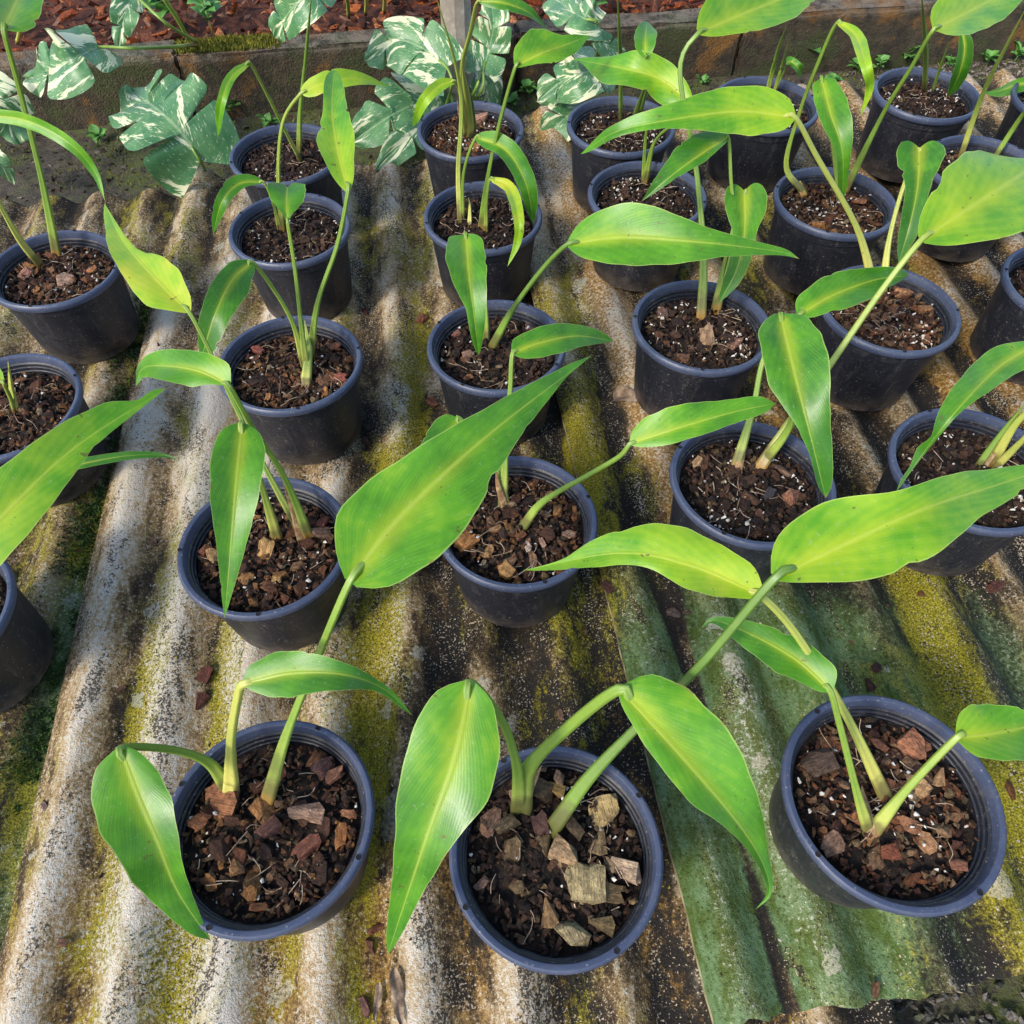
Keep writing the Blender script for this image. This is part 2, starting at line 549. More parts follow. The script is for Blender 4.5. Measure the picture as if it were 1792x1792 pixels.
M['mossyellow'] = mat_simple('moss_yellow', (0.07, 0.08, 0.008), (0.20, 0.19, 0.02), 70, 0.95, 0.4)
M['weed'] = mat_simple('weed_leaf', (0.055, 0.17, 0.03), (0.13, 0.30, 0.06), 60, 0.55, 0.3, 0.001, 0.4)
M['dry'] = mat_simple('dry_leaf', (0.10, 0.065, 0.04), (0.30, 0.22, 0.15), 90, 0.85, 0.6, 0.002)
M['husk'] = mat_simple('dry_husk', (0.16, 0.085, 0.035), (0.42, 0.29, 0.15), 120, 0.85, 0.7, 0.0015)
M['root'] = mat_simple('root_fibre', (0.20, 0.13, 0.08), (0.45, 0.36, 0.26), 90, 0.85, 0.3)

# ------------------------------------------------------------------ the setting: ground, bed
GZ = -0.045


def gz(x, y):
    return GZ + 0.008 * (float(fbm(np.array(x * 9 + 40), np.array(y * 9 + 40), 3)) - 0.5) * 2


def ground_grid(name, x0, x1, y0, y1, z, nx, ny, amp, mat, seed):
    xs = np.linspace(x0, x1, nx); ys = np.linspace(y0, y1, ny)
    X, Y = np.meshgrid(xs, ys)
    Z = z + amp * (fbm(X * 9 + 40, Y * 9 + 40, seed) - 0.5) * 2
    V = np.stack([X, Y, Z], -1).reshape(-1, 3).tolist()
    F = [(j * nx + i, j * nx + i + 1, (j + 1) * nx + i + 1, (j + 1) * nx + i) for j in range(ny - 1) for i in range(nx - 1)]
    return mesh_obj(name, V, F, mat)


g0 = mesh_obj('ground', [(-150, -150, GZ - 0.035), (150, -150, GZ - 0.035), (150, 150, GZ - 0.035), (-150, 150, GZ - 0.035)], [(0, 1, 2, 3)], M['soil'])
tag(g0, kind='structure')
g1 = ground_grid('soil_strip', -2.2, 2.4, -0.9, 2.0, GZ, 160, 110, 0.008, M['soil'], 3)
tag(g1, kind='structure')

# kerb of concrete blocks between the sheets and the mulch bed
KA, KB = at(100, 228, GZ), at(1545, 118, GZ)              # foot of the front face
kd = (KB - KA); kd.z = 0; kd.normalize()
kn = Vector((-kd.y, kd.x, 0))                             # away from the camera
KH, KT = 0.060, 0.055                                     # top height, thickness
joint_px = (-330, 347, 905, 1282, 1790, 2100)
ts = [(at(x, 228 - (x - 100) * 0.0761, GZ) - KA).dot(kd) for x in joint_px]
ts = [-3.0, -1.6] + ts + [ts[-1] + 0.7, ts[-1] + 1.7]
kerb = empty('concrete_kerb', KA)
tag(kerb, 'mossy stained concrete kerb of low blocks edging the red mulch bed', 'kerb')


def kerb_block(t0, t1):
    bm = bmesh.new()
    L = t1 - t0 - 0.0025
    bmesh.ops.create_cube(bm, size=1)
    for v in bm.verts:
        v.co = Vector((v.co.x * L, v.co.y * KT, v.co.z * (KH - GZ + 0.05)))
    bmesh.ops.subdivide_edges(bm, edges=[e for e in bm.edges], cuts=9, use_grid_fill=True)
    bmesh.ops.bevel(bm, geom=[e for e in bm.edges if e.calc_face_angle(0) > 1], offset=0.005, segments=2, affect='EDGES')
    for v in bm.verts:
        v.co += Vector((rnd.uniform(-1, 1), rnd.uniform(-1, 1), rnd.uniform(-1, 1))) * 0.0022
    me = bpy.data.meshes.new('block'); bm.to_mesh(me); bm.free()
    me.polygons.foreach_set('use_smooth', [True] * len(me.polygons)); me.set_sharp_from_angle(angle=math.radians(20))
    me.materials.append(M['concrete'])
    o = link('block', me, kerb)
    a = math.atan2(kd.y, kd.x)
    dz = rnd.uniform(-0.004, 0.004)
    p = kd * ((t0 + t1) / 2) + kn * (KT / 2 + rnd.uniform(-0.002, 0.002))
    o.location = (p.x, p.y, (KH + GZ - 0.05) / 2 + dz - GZ)
    o.rotation_euler = (0, 0, a + rnd.uniform(-0.006, 0.006))


for t0, t1 in zip(ts, ts[1:]):
    kerb_block(t0, t1)

# the bed behind the kerb
ga = KA + kn * (KT + 0.002)
V = []
nx, ny = 140, 60
X = np.linspace(-2.6, 4.2, nx); Y = np.linspace(0, 2.6, ny)
XX, YY = np.meshgrid(X, Y)
ZZ = KH - 0.022 + 0.028 * (fbm(XX * 7 + 30, YY * 7 + 30, 21) - 0.35) * np.clip(YY / 0.05, 0.2, 1)
for u, v, z in zip(XX.ravel(), YY.ravel(), ZZ.ravel()):
    p = ga + kd * u + kn * v
    V.append((p.x, p.y, z))
F = [(j * nx + i, j * nx + i + 1, (j + 1) * nx + i + 1, (j + 1) * nx + i) for j in range(ny - 1) for i in range(nx - 1)]
bed = mesh_obj('mulch_bed', V, F, M['bedsoil'])
tag(bed, kind='structure')


# ------------------------------------------------------------------ chips, crumbs, pebbles
def hull_mesh(name, size, n, seed, mat, rough=0.5):
    r = random.Random(seed)
    bm = bmesh.new()
    for i in range(n):
        p = Vector((r.uniform(-1, 1), r.uniform(-1, 1), r.uniform(-1, 1)))
        m = max(abs(c) for c in p)
        p = p.lerp(p / m, rough)
        bm.verts.new(Vector((p.x * size[0], p.y * size[1], p.z * size[2])))
    res = bmesh.ops.convex_hull(bm, input=bm.verts)
    bmesh.ops.delete(bm, geom=[g for g in res['geom_interior'] if isinstance(g, bmesh.types.BMVert)], context='VERTS')
    me = bpy.data.meshes.new(name); bm.to_mesh(me); bm.free()
    if mat: me.materials.append(mat)
    return me


def chip_mesh(seed, size):
    """split bark: a slab with torn ends and broken, ledged faces"""
    r = random.Random(seed)
    bm = bmesh.new()
    nx, ny = 4, 3
    grid = {}
    for side in (0, 1):
        for i in range(nx):
            for j in range(ny):
                x = -1 + 2 * i / (nx - 1); y = -1 + 2 * j / (ny - 1)
                tear = 1 - 0.5 * r.random() if i in (0, nx - 1) else 1
                w = 1 - 0.6 * abs(x) * r.random()
                z = (1 if side else -1) * r.uniform(0.35, 1.0) * (1 - 0.45 * abs(y) * r.random())
                grid[side, i, j] = bm.verts.new((x * tear * size[0] + r.uniform(-.17, .17) * size[0], y * w * size[1] + r.uniform(-.22, .22) * size[1], z * size[2]))
    for i in range(nx - 1):
        for j in range(ny - 1):
            bm.faces.new([grid[1, i, j], grid[1, i + 1, j], grid[1, i + 1, j + 1], grid[1, i, j + 1]])
            bm.faces.new([grid[0, i, j + 1], grid[0, i + 1, j + 1], grid[0, i + 1, j], grid[0, i, j]])
    for i in range(nx - 1):
        for j, s in ((0, 1), (ny - 1, -1)):
            q = [grid[0, i, j], grid[0, i + 1, j], grid[1, i + 1, j], grid[1, i, j]]
            bm.faces.new(q if s > 0 else q[::-1])
    for j in range(ny - 1):
        for i, s in ((0, -1), (nx - 1, 1)):
            q = [grid[0, i, j], grid[0, i, j + 1], grid[1, i, j + 1], grid[1, i, j]]
            bm.faces.new(q if s > 0 else q[::-1])
    me = bpy.data.meshes.new('bark_chip'); bm.to_mesh(me); bm.free()
    me.polygons.foreach_set('use_smooth', [True] * len(me.polygons)); me.set_sharp_from_angle(angle=math.radians(48))
    me.materials.append(M['bark'])
    return me


CHIPS = [chip_mesh(100 + i, (1, 0.5 + 0.09 * (i % 5), 0.22 + 0.08 * (i % 4))) for i in range(12)]
CHIPS += [hull_mesh('bark_chip', (1, 0.75, 0.55), 16, 300 + i, M['bark'], 0.45) for i in range(8)]
HULLS = [hull_mesh('piece', (1, 0.7, 0.5), 11, 500 + i, None, 0.4) for i in range(10)]
ROUND = []
for i_ in range(6):
    m_ = hull_mesh('grain', (1, 1, 1), 18, 700 + i_, None, 0.0)
    a_ = np.array([tuple(v.co) for v in m_.vertices]); a_ = a_ / np.linalg.norm(a_, axis=1)[:, None] * (0.75 + 0.3 * np.random.RandomState(i_).rand(len(a_), 1))
    ROUND.append((a_, [tuple(q.vertices) for q in m_.polygons]))
HV = []
for h in HULLS:
    HV.append((np.array([tuple(v.co) for v in h.vertices]), [tuple(p.vertices) for p in h.polygons]))


def scatter_mesh(name, items, mat, parent=None, shapes=None):
    """items: (pos, size, (sx,sy,sz), rotation matrix 3x3, tint)"""
    V, F, C = [], [], []
    off = 0
    for pos, size, asp, rot, tint in items:
        hv, hf = rnd.choice(shapes or HV)
        p = (hv * (np.array(asp) * size)) @ rot.T + np.array(pos)
        V.append(p)
        F.extend(tuple(i + off for i in f) for f in hf)
        C.append(np.tile(np.array([*tint, 1.0]), (len(hv), 1)))
        off += len(hv)
    V = np.concatenate(V); C = np.concatenate(C).astype(np.float32)
    me = bpy.data.meshes.new(name)
    me.from_pydata(V.tolist(), [], F)
    a = me.color_attributes.new('tint', 'FLOAT_COLOR', 'POINT')
    a.data.foreach_set('color', C.ravel())
    me.materials.append(mat)
    if parent is False:
        return me
    return link(name, me, parent)


def rot_rand(r, tilt=0.5):
    m = Matrix.Rotation(r.uniform(0, 6.283), 3, 'Z') @ Matrix.Rotation(r.gauss(0, tilt), 3, 'X') @ Matrix.Rotation(r.gauss(0, tilt), 3, 'Y')
    return np.array(m)


def pick(r, pal):
    c = r.choice(pal)
    k = r.uniform(0.7, 1.3)
    return tuple(min(0.9, x * k) for x in c)


PAL = {
    'dark': [(0.045, 0.024, 0.016), (0.07, 0.035, 0.022), (0.10, 0.05, 0.03), (0.03, 0.018, 0.014), (0.15, 0.075, 0.04)],
    'red': [(0.14, 0.054, 0.026), (0.19, 0.080, 0.036), (0.10, 0.044, 0.024), (0.26, 0.145, 0.075), (0.055, 0.028, 0.018), (0.32, 0.15, 0.05)],
    'tan': [(0.16, 0.105, 0.05), (0.24, 0.165, 0.08), (0.11, 0.075, 0.04), (0.06, 0.042, 0.025), (0.30, 0.22, 0.13)],
    'orange': [(0.22, 0.085, 0.035), (0.28, 0.13, 0.06), (0.13, 0.05, 0.03), (0.07, 0.032, 0.022), (0.32, 0.19, 0.10)],
}
MULCHPAL = [(0.32, 0.070, 0.016), (0.42, 0.115, 0.028), (0.22, 0.052, 0.018), (0.11, 0.032, 0.015), (0.46, 0.18, 0.07), (0.24, 0.12, 0.075), (0.17, 0.06, 0.03)]

# mulch: far too many chips to count, densest by the kerb
items = []
for i in range(15000):
    u = rnd.uniform(-1.2, 2.9); v = rnd.uniform(0, 1) ** 1.5 * 1.5 + 0.004
    p = ga + kd * u + kn * v
    s = (0.003 + 0.017 * rnd.random() ** 2) * (1 + 0.3 * v)
    zz = KH - 0.016 + 0.022 * rnd.random() + (0.012 if v > 0.06 else 0)
    items.append(((p.x, p.y, zz), s, (1, rnd.uniform(0.45, 0.9), rnd.uniform(0.25, 0.55)), rot_rand(rnd, 0.45), pick(rnd, MULCHPAL)))
tag(scatter_mesh('bark_mulch', items, M['mulch']), 'red brown bark mulch covering the bed behind the kerb', 'mulch', kind='stuff')

# ------------------------------------------------------------------ corrugated sheets
PITCHW, AMP = 0.0755, 0.0088


class Sheet:
    """ridges run along local v; u across.  crest at u = 0"""
    def __init__(self, ox, oy, yaw, u0, u1, v0, v1, z, seed):
        self.o = Vector((ox, oy, 0)); self.c, self.s = math.cos(yaw), math.sin(yaw)
        self.yaw = yaw
        self.u0, self.u1, self.v0, self.v1, self.z, self.seed = u0, u1, v0, v1, z, seed

    def uv(self, x, y):
        dx, dy = x - self.o.x, y - self.o.y
        return dx * self.c + dy * self.s, -dx * self.s + dy * self.c

    def h(self, u, v):
        sag = 0.004 * np.sin(v * 3.1 + self.seed) + 0.003 * np.sin(u * 5 + self.seed * 2)
        lip = 0.0
        return self.z - AMP + AMP * np.cos(2 * np.pi * u / PITCHW) + sag * 0.5 + lip

    def inside(self, x, y):
        u, v = self.uv(x, y)
        return self.u0 < u < self.u1 and self.v0 < v < self.v1

    def height(self, x, y):
        u, v = self.uv(x, y)
        return float(self.h(u, v))


ANG = math.radians(6.6)
S_mid = Sheet(-0.409, 0.286, ANG, -0.030, 0.66, -0.55, 0.80, 0.000, 1)
S_left = Sheet(-0.409, 0.286, ANG, -1.00, 0.035, -0.55, 0.77, -0.0085, 2)
S_right = Sheet(0.1395, 0.190, math.radians(8.6), -0.023, 0.95, -0.222, 1.05, 0.0165, 3)
SHEETS = [S_right, S_mid, S_left]


def top(x, y):
    for s in SHEETS:
        if s.inside(x, y):
            return s.height(x, y)
    return GZ


def blob(x, y, cx, cy, rx, ry):
    return np.exp(-(((x - cx) / rx) ** 2 + ((y - cy) / ry) ** 2))


def build_sheet(S, label):
    nu = int((S.u1 - S.u0) / 0.0047) + 1
    nv = int((S.v1 - S.v0) / 0.006) + 1
    u = np.linspace(S.u0, S.u1, nu); v = np.linspace(S.v0, S.v1, nv)
    Uo, Vo = np.meshgrid(u, v)
    U = Uo.copy(); Vv = Vo.copy()
    # chipped, slightly ragged borders
    rag = (fbm(U * 60, Vv * 60 + 9, 70 + S.seed, 3) - 0.5)
    e_far = np.clip((Vo - (S.v1 - 0.03)) / 0.03, 0, 1); e_near = np.clip(((S.v0 + 0.03) - Vo) / 0.03, 0, 1)
    Vv += (e_far + e_near) * rag * 0.016
    e_l = np.clip(((S.u0 + 0.012) - Uo) / 0.012, 0, 1)
    U += e_l * (fbm(U * 3 + 5, Vv * 40, 80 + S.seed, 3) - 0.5) * 0.002
    if S is S_right:                                       # the near end is not cut quite square
        Vv -= 0.015 * np.clip(U, 0, 1) * (1 - (Vo - S.v0) / (S.v1 - S.v0)) ** 3
    Z = S.h(U, Vv) + 0.0016 * (fbm(U * 70 + 9, Vv * 50 + 9, 90 + S.seed, 4) - 0.5)
    X = S.o.x + U * S.c - Vv * S.s
    Y = S.o.y + U * S.s + Vv * S.c
    n = nu * nv
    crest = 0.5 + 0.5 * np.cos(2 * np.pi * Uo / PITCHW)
    side = -np.sin(2 * np.pi * Uo / PITCHW)                # + on the left flank
    big = fbm(X * 6 + 11, Y * 4 + 3, 31)
    med = fbm(Uo * 22 + 7, Vo * 7 + 3, 41)
    ridge_id = np.floor(Uo / PITCHW + 0.5)
    rr = np.random.RandomState(5 + S.seed).rand(64)
    rl = rr[(ridge_id.astype(int) + 20) % 64]
    # how pale the sheet is: groove dirt, and ridge shading painted as tone
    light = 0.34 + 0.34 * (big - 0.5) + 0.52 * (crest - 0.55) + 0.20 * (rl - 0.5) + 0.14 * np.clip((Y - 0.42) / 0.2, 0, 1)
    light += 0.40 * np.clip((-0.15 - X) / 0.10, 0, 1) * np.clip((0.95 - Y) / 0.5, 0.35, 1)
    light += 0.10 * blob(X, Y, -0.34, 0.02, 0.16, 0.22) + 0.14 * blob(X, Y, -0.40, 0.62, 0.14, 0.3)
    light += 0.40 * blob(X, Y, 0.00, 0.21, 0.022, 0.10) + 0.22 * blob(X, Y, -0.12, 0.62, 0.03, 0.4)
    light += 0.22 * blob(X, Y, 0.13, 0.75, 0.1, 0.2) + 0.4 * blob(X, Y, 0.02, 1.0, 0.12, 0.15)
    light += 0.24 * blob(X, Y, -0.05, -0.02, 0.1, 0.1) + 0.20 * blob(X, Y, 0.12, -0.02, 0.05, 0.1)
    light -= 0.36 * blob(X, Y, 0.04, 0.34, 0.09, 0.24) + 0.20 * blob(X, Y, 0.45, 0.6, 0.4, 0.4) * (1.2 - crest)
    left_flank = np.clip(0.35 + 0.8 * side, 0, 1)
    moss = 0.13 + 1.05 * np.clip(med - 0.38, 0, 1)
    moss += 0.60 * blob(X, Y, -0.125, 0.48, 0.028, 0.42) + 0.50 * blob(X, Y, 0.085, 0.60, 0.03, 0.35)
    moss += 0.62 * blob(X, Y, -0.31, 0.27, 0.09, 0.24) * left_flank + 0.45 * blob(X, Y, -0.25, 0.03, 0.15, 0.14) * (1.05 - crest)
    moss += 0.25 * blob(X, Y, -0.36, 0.85, 0.12, 0.12)
    rust = 0.10 + 0.75 * np.clip(fbm(Uo * 12 + 3, Vo * 5 + 9, 51) - 0.46, 0, 1)
    rust += 0.50 * blob(X, Y, -0.2, 0.02, 0.27, 0.18) * (1.15 - 0.6 * crest) + 0.2 * blob(X, Y, -0.32, 0.6, 0.12, 0.3) + 0.36 * blob(X, Y, -0.06, 0.72, 0.03, 0.28)
    algae = 0.0 + 0.5 * np.clip(fbm(X * 9, Y * 6, 61) - 0.52, 0, 1)
    if S is S_right:
        strip = np.exp(-((Uo - PITCHW / 2) / 0.009) ** 2)      # bare silt line along the first groove
        algae += 1.1 * blob(X, Y, 0.19, 0.08, 0.13, 0.24) + 0.40 * blob(X, Y, 0.38, 0.22, 0.25, 0.16) - 0.9 * strip
        light += 0.16 * strip * (Y < 0.35)
        moss += 0.36 * blob(X, Y, 0.41, 0.10, 0.05, 0.20) + 0.22 * blob(X, Y, 0.42, 0.3, 0.03, 0.15) - 0.12 * blob(X, Y, 0.20, 0.10, 0.08, 0.2)
        rust += 0.78 * np.clip((Y - 0.26) / 0.15, 0, 1) * crest * (0.35 + rl) - 0.05
    if S is S_mid:                                         # dirt and a soft painted contact shadow beside the overlapping sheet
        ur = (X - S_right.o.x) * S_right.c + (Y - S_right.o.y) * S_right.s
        dirt_shade = np.exp(-((ur - S_right.u0 + 0.012) / 0.020) ** 2)
        light -= 0.42 * dirt_shade; moss -= 0.3 * dirt_shade
    if S is S_left:
        light = light * 0.6 + 0.15 * blob(X, Y, -0.62, 0.8, 0.2, 0.3)
        algae += 0.5 * blob(Uo, Vo, -0.03, -0.05, 0.05, 0.6)
        moss += 0.12
    light = np.clip(light, 0, 1)
    verts_top = np.stack([X, Y, Z], -1).reshape(-1, 3)
    TH = 0.0065
    verts_bot = verts_top - np.array([0, 0, TH])
    idx = np.arange(n).reshape(nv, nu)
    q = np.stack([idx[:-1, :-1], idx[:-1, 1:], idx[1:, 1:], idx[1:, :-1]], -1).reshape(-1, 4)
    ring = np.concatenate([idx[0, :], idx[1:, -1], idx[-1, -2::-1], idx[-2:0:-1, 0]])
    r2 = np.roll(ring, -1)
    rim = np.stack([ring, ring + n, r2 + n, r2], -1)
    qb = q[:, ::-1] + n
    allq = np.concatenate([q, qb, rim])
    me = bpy.data.meshes.new('corrugated_sheet')
    nV = 2 * n
    me.vertices.add(nV)
    me.vertices.foreach_set('co', np.concatenate([verts_top, verts_bot]).astype(np.float32).ravel())
    me.loops.add(allq.size); me.polygons.add(len(allq))
    me.loops.foreach_set('vertex_index', allq.astype(np.int32).ravel())
    me.polygons.foreach_set('loop_start', np.arange(0, allq.size, 4, dtype=np.int32))
    sm = np.ones(len(allq), dtype=bool); sm[-len(rim):] = False
    me.polygons.foreach_set('use_smooth', sm)
    me.update(calc_edges=True); me.validate()
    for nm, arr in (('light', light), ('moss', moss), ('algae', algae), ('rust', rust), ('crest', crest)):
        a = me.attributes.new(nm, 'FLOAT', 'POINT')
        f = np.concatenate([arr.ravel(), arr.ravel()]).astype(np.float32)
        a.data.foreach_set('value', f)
    me.materials.append(M['sheet']); me.materials.append(M['sheet_edge'])
    mi = np.zeros(len(me.polygons), dtype=np.int32); mi[-len(rim):] = 1
    me.polygons.foreach_set('material_index', mi)
    o = link('corrugated_sheet', me)
    # local frame of the object follows the ridges so that stains run along them
    o.location = S.o
    o.rotation_euler = (0, 0, S.yaw)
    me.transform((Matrix.Translation(S.o) @ Matrix.Rotation(S.yaw, 4, 'Z')).inverted())
    tag(o, label, 'roof sheet', 'weathered corrugated sheets under the pots')
    return o


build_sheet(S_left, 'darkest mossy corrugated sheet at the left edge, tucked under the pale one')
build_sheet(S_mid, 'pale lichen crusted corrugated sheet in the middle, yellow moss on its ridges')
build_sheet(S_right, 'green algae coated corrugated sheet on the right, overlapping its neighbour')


# ------------------------------------------------------------------ pots
POT_H, RIM_R = 0.105, 0.075


def lathe(profile, seg=64):
    V, F = [], []
    for r, z in profile:
        for k in range(seg):
            a = 2 * math.pi * k / seg
            V.append((r * math.cos(a), r * math.sin(a), z))
    for i in range(len(profile) - 1):
        for k in range(seg):
            k2 = (k + 1) % seg
            F.append((i * seg + k, i * seg + k2, (i + 1) * seg + k2, (i + 1) * seg + k))
    return V, F


body_prof = [(0.0, 0.004), (0.040, 0.004), (0.0545, 0.0025), (0.0565, 0.0), (0.0588, 0.0012), (0.0592, 0.010), (0.0600, 0.0115), (0.0608, 0.020), (0.0672, 0.084), (0.0690, 0.0855), (0.0694, 0.0965),
             (0.0680, 0.0968), (0.0664, 0.0955), (0.0660, 0.0925), (0.0648, 0.0918), (0.0644, 0.0885), (0.0634, 0.0878), (0.0620, 0.070), (0.056, 0.012), (0.0, 0.010)]
rim_prof = [(0.0696, 0.0962), (0.0738, 0.0966), (0.0748, 0.0985), (0.0750, 0.1018), (0.0742, 0.1040), (0.0730, 0.1050), (0.0708, 0.1050), (0.0696, 0.1044), (0.0688, 0.1022), (0.0682, 0.0966), (0.0696, 0.0962)]


def lathe_mesh(name, prof, mat):
    V, F = lathe(prof)
    me = bpy.data.meshes.new(name)
    me.from_pydata(V, [], F)
    bm = bmesh.new(); bm.from_mesh(me)
    bmesh.ops.remove_doubles(bm, verts=bm.verts, dist=1e-6)
    bmesh.ops.recalc_face_normals(bm, faces=bm.faces)
    bm.to_mesh(me); bm.free()
    me.polygons.foreach_set('use_smooth', [True] * len(me.polygons))
    me.set_sharp_from_angle(angle=math.radians(38))
    me.materials.append(mat)
    return me


ME_POT = lathe_mesh('pot', body_prof, M['pot'])
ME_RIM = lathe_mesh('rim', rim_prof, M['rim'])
V, F = lathe([(0.0, 0.0), (0.0016, 0.0), (0.0020, 0.0004)], 12)
ME_HOLE = bpy.data.meshes.new('rim_hole'); ME_HOLE.from_pydata(V, [], F); ME_HOLE.materials.append(M['hole'])

# potting mix: a few bumpy surfaces, crumb layers and perlite layers, shared and turned
SOIL_Z = 0.086


def soil_mesh(seed):
    V, F = [(0, 0, SOIL_Z)], []
    R, S = 16, 40
    for i in range(1, R + 1):
        for k in range(S):
            a = 2 * math.pi * k / S; r = 0.0638 * i / R
            x, y = r * math.cos(a), r * math.sin(a)
            z = SOIL_Z + 0.006 * (float(fbm(np.array(x * 90 + 30), np.array(y * 90 + 30), seed)) - 0.5) - 0.003 * (i / R) ** 3
            V.append((x, y, z))
    for k in range(S):
        F.append((0, 1 + k, 1 + (k + 1) % S))
    for i in range(R - 1):
        for k in range(S):
            k2 = (k + 1) % S
            F.append((1 + i * S + k, 1 + (i + 1) * S + k, 1 + (i + 1) * S + k2, 1 + i * S + k2))
    me = bpy.data.meshes.new('potting_mix'); me.from_pydata(V, [], F)
    me.polygons.foreach_set('use_smooth', [True] * len(me.polygons))
    me.materials.append(M['mix'])
    return me


def disc(r, R=0.0615):
    a = r.uniform(0, 6.2832); q = R * math.sqrt(r.random())
    return q * math.cos(a), q * math.sin(a)


def crumb_mesh(seed, pal):
    r = random.Random(seed)
    it = []
    for i in range(900):
        x, y = disc(r)
        s = r.choice((0.0012, 0.0018, 0.0025, 0.0035, 0.0045)) * r.uniform(0.8, 1.3)
        it.append(((x, y, SOIL_Z + r.uniform(0.000, 0.0045)), s, (1, r.uniform(0.5, 1), r.uniform(0.35, 0.8)), rot_rand(r, 0.6), tuple(c * .72 for c in pick(r, PAL[pal] if r.random() < .8 else PAL['tan']))))
    return scatter_mesh('bark_crumbs', it, M['crumb'], False, HV + ROUND)


def perlite_mesh(seed, n):
    r = random.Random(seed)
    it = []
    cl = [disc(r, 0.058) for _ in range(7)]
    for i in range(n):
        if r.random() < 0.55:
            c = r.choice(cl); x, y = c[0] + r.gauss(0, 0.008), c[1] + r.gauss(0, 0.008)
            if math.hypot(x, y) > 0.06: continue
        else:
            x, y = disc(r)
        it.append(((x, y, SOIL_Z + r.uniform(0.003, 0.0085)), 0.0009 + 0.0019 * r.random() ** 2, (1, r.uniform(0.7, 1), r.uniform(0.6, 1)), rot_rand(r, 1), (0.8, 0.78, 0.74)))
    return scatter_mesh('perlite_grains', it, M['perlite'], False, ROUND + HV)


def fibre_mesh(seed):
    r = random.Random(seed)
    V, F = [], []
    for i in range(26):
        x, y = disc(r, 0.055); a = r.uniform(0, 6.28); L = r.uniform(0.006, 0.02)
        p = [Vector((x + math.cos(a) * L * t + r.gauss(0, 0.0012), y + math.sin(a) * L * t + r.gauss(0, 0.0012), SOIL_Z + 0.004 + r.uniform(0, 0.004))) for t in (-.5, 0, .5)]
        v, f, _ = tube(spline(p, 6), r.uniform(0.00018, 0.0004), 4)
        F.extend(tuple(i + len(V) for i in q) for q in f); V.extend(v)
    me = bpy.data.meshes.new('root_fibres'); me.from_pydata([tuple(v) for v in V], [], F); me.materials.append(M['root'])
    return me


SOILS = [soil_mesh(11), soil_mesh(12), soil_mesh(13)]
CRUMBS = {p: [crumb_mesh(20 + i, p) for i in range(2)] for p in PAL}
PERL = {'few': [perlite_mesh(40, 30), perlite_mesh(41, 38)], 'many': [perlite_mesh(42, 60), perlite_mesh(43, 85)]}
FIBRES = [fibre_mesh(61), fibre_mesh(62)]

def add_chip(parent, loc, size, color, r, tilt=0.35, mesh=None):
    o = link('bark_chip', mesh or CHIPS[r.randrange(len(CHIPS))], parent)
    o.location = loc
    o.scale = (size, size * r.uniform(0.7, 1.05), size * r.uniform(0.8, 1.2))
    o.rotation_euler = (r.gauss(0, tilt), r.gauss(0, tilt), r.uniform(0, 6.283))
    o.color = (*color, 1)
    return o


# ------------------------------------------------------------------ leaves
PROF = {
    'ov': [(0, .06), (.025, .40), (.07, .70), (.14, .91), (.23, 1), (.34, .93), (.47, .71), (.61, .47), (.75, .26), (.87, .11), (.95, .04), (1, 0)],
    'broad': [(0, .06), (.02, .42), (.06, .74), (.13, .95), (.25, 1), (.42, .92), (.57, .70), (.71, .44), (.84, .20), (.94, .06), (1, 0)],
    'long': [(0, .05), (.03, .32), (.1, .70), (.22, .97), (.33, 1), (.47, .86), (.61, .60), (.75, .33), (.88, .13), (.96, .04), (1, 0)],
    'droop': [(0, .06), (.025, .48), (.06, .78), (.13, .97), (.22, 1), (.34, .90), (.46, .72), (.6, .60), (.75, .46), (.88, .24), (1, 0)],
    'strap': [(0, .2), (.05, .55), (.15, .9), (.35, 1), (.6, .9), (.8, .6), (.93, .25), (1, 0)],
    'heart': [(0, .80), (.04, .93), (.10, 1), (.18, .96), (.27, .78), (.36, .58), (.46, .50), (.60, .48), (.78, .38), (.9, .2), (1, 0)],
    'spade': [(0, .06), (.1, .16), (.3, .55), (.5, .88), (.7, 1), (.88, .92), (1, .55)],
}
UP = Vector((0, 0, 1))
REPORT = []


def z_auto(p, c):
    best = None
    for i in range(24):
        z = 0.13 + i * 0.01
        q = at(p[0], p[1], z)
        d = (q.x - c.x) ** 2 + (q.y - c.y) ** 2 + 0.6 * (z - 0.25) ** 2
        if best is None or d < best[0]: best = (d, z)
    return best[1]


def width_tables(path, out):
    """half widths along the midrib from points on the leaf's margin"""
    mp = [px(q) for q in path]
    n = len(mp)
    tab = {1: [], -1: []}
    for ox, oy in out:
        o = Vector((ox, oy)); best = None
        for i in range(n - 1):
            d = mp[i + 1] - mp[i]
            if d.length < 1e-6: continue
            t = max(0, min(1, (o - mp[i]).dot(d) / d.length_squared))
            e = o - (mp[i] + d * t)
            if best is None or e.length < best[0]:
                best = (e.length, (i + t) / (n - 1), 1 if d.x * e.y - d.y * e.x < 0 else -1)
        if .015 < best[1] < .985: tab[best[2]].append((best[1], best[0]))
    res = []
    for sd in (1, -1):
        T = sorted(tab[sd])
        S = []
        s1, w1 = T[0]
        for i in range(n):
            s = i / (n - 1)
            if s <= s1: w = w1 * max(0.04, (s / s1)) ** .5
            elif s >= T[-1][0]: w = T[-1][1] * (1 - s) / (1 - T[-1][0])
            else:
                for (a, fa), (c, fc) in zip(T, T[1:]):
                    if a <= s <= c:
                        w = fa + (fc - fa) * (s - a) / max(1e-6, c - a); break
            S.append(w)
        for _ in range(2):
            S = [S[0]] + [.25 * S[i - 1] + .5 * S[i] + .25 * S[i + 1] for i in range(1, n - 1)] + [S[-1]]
        res.append(S)
    return res


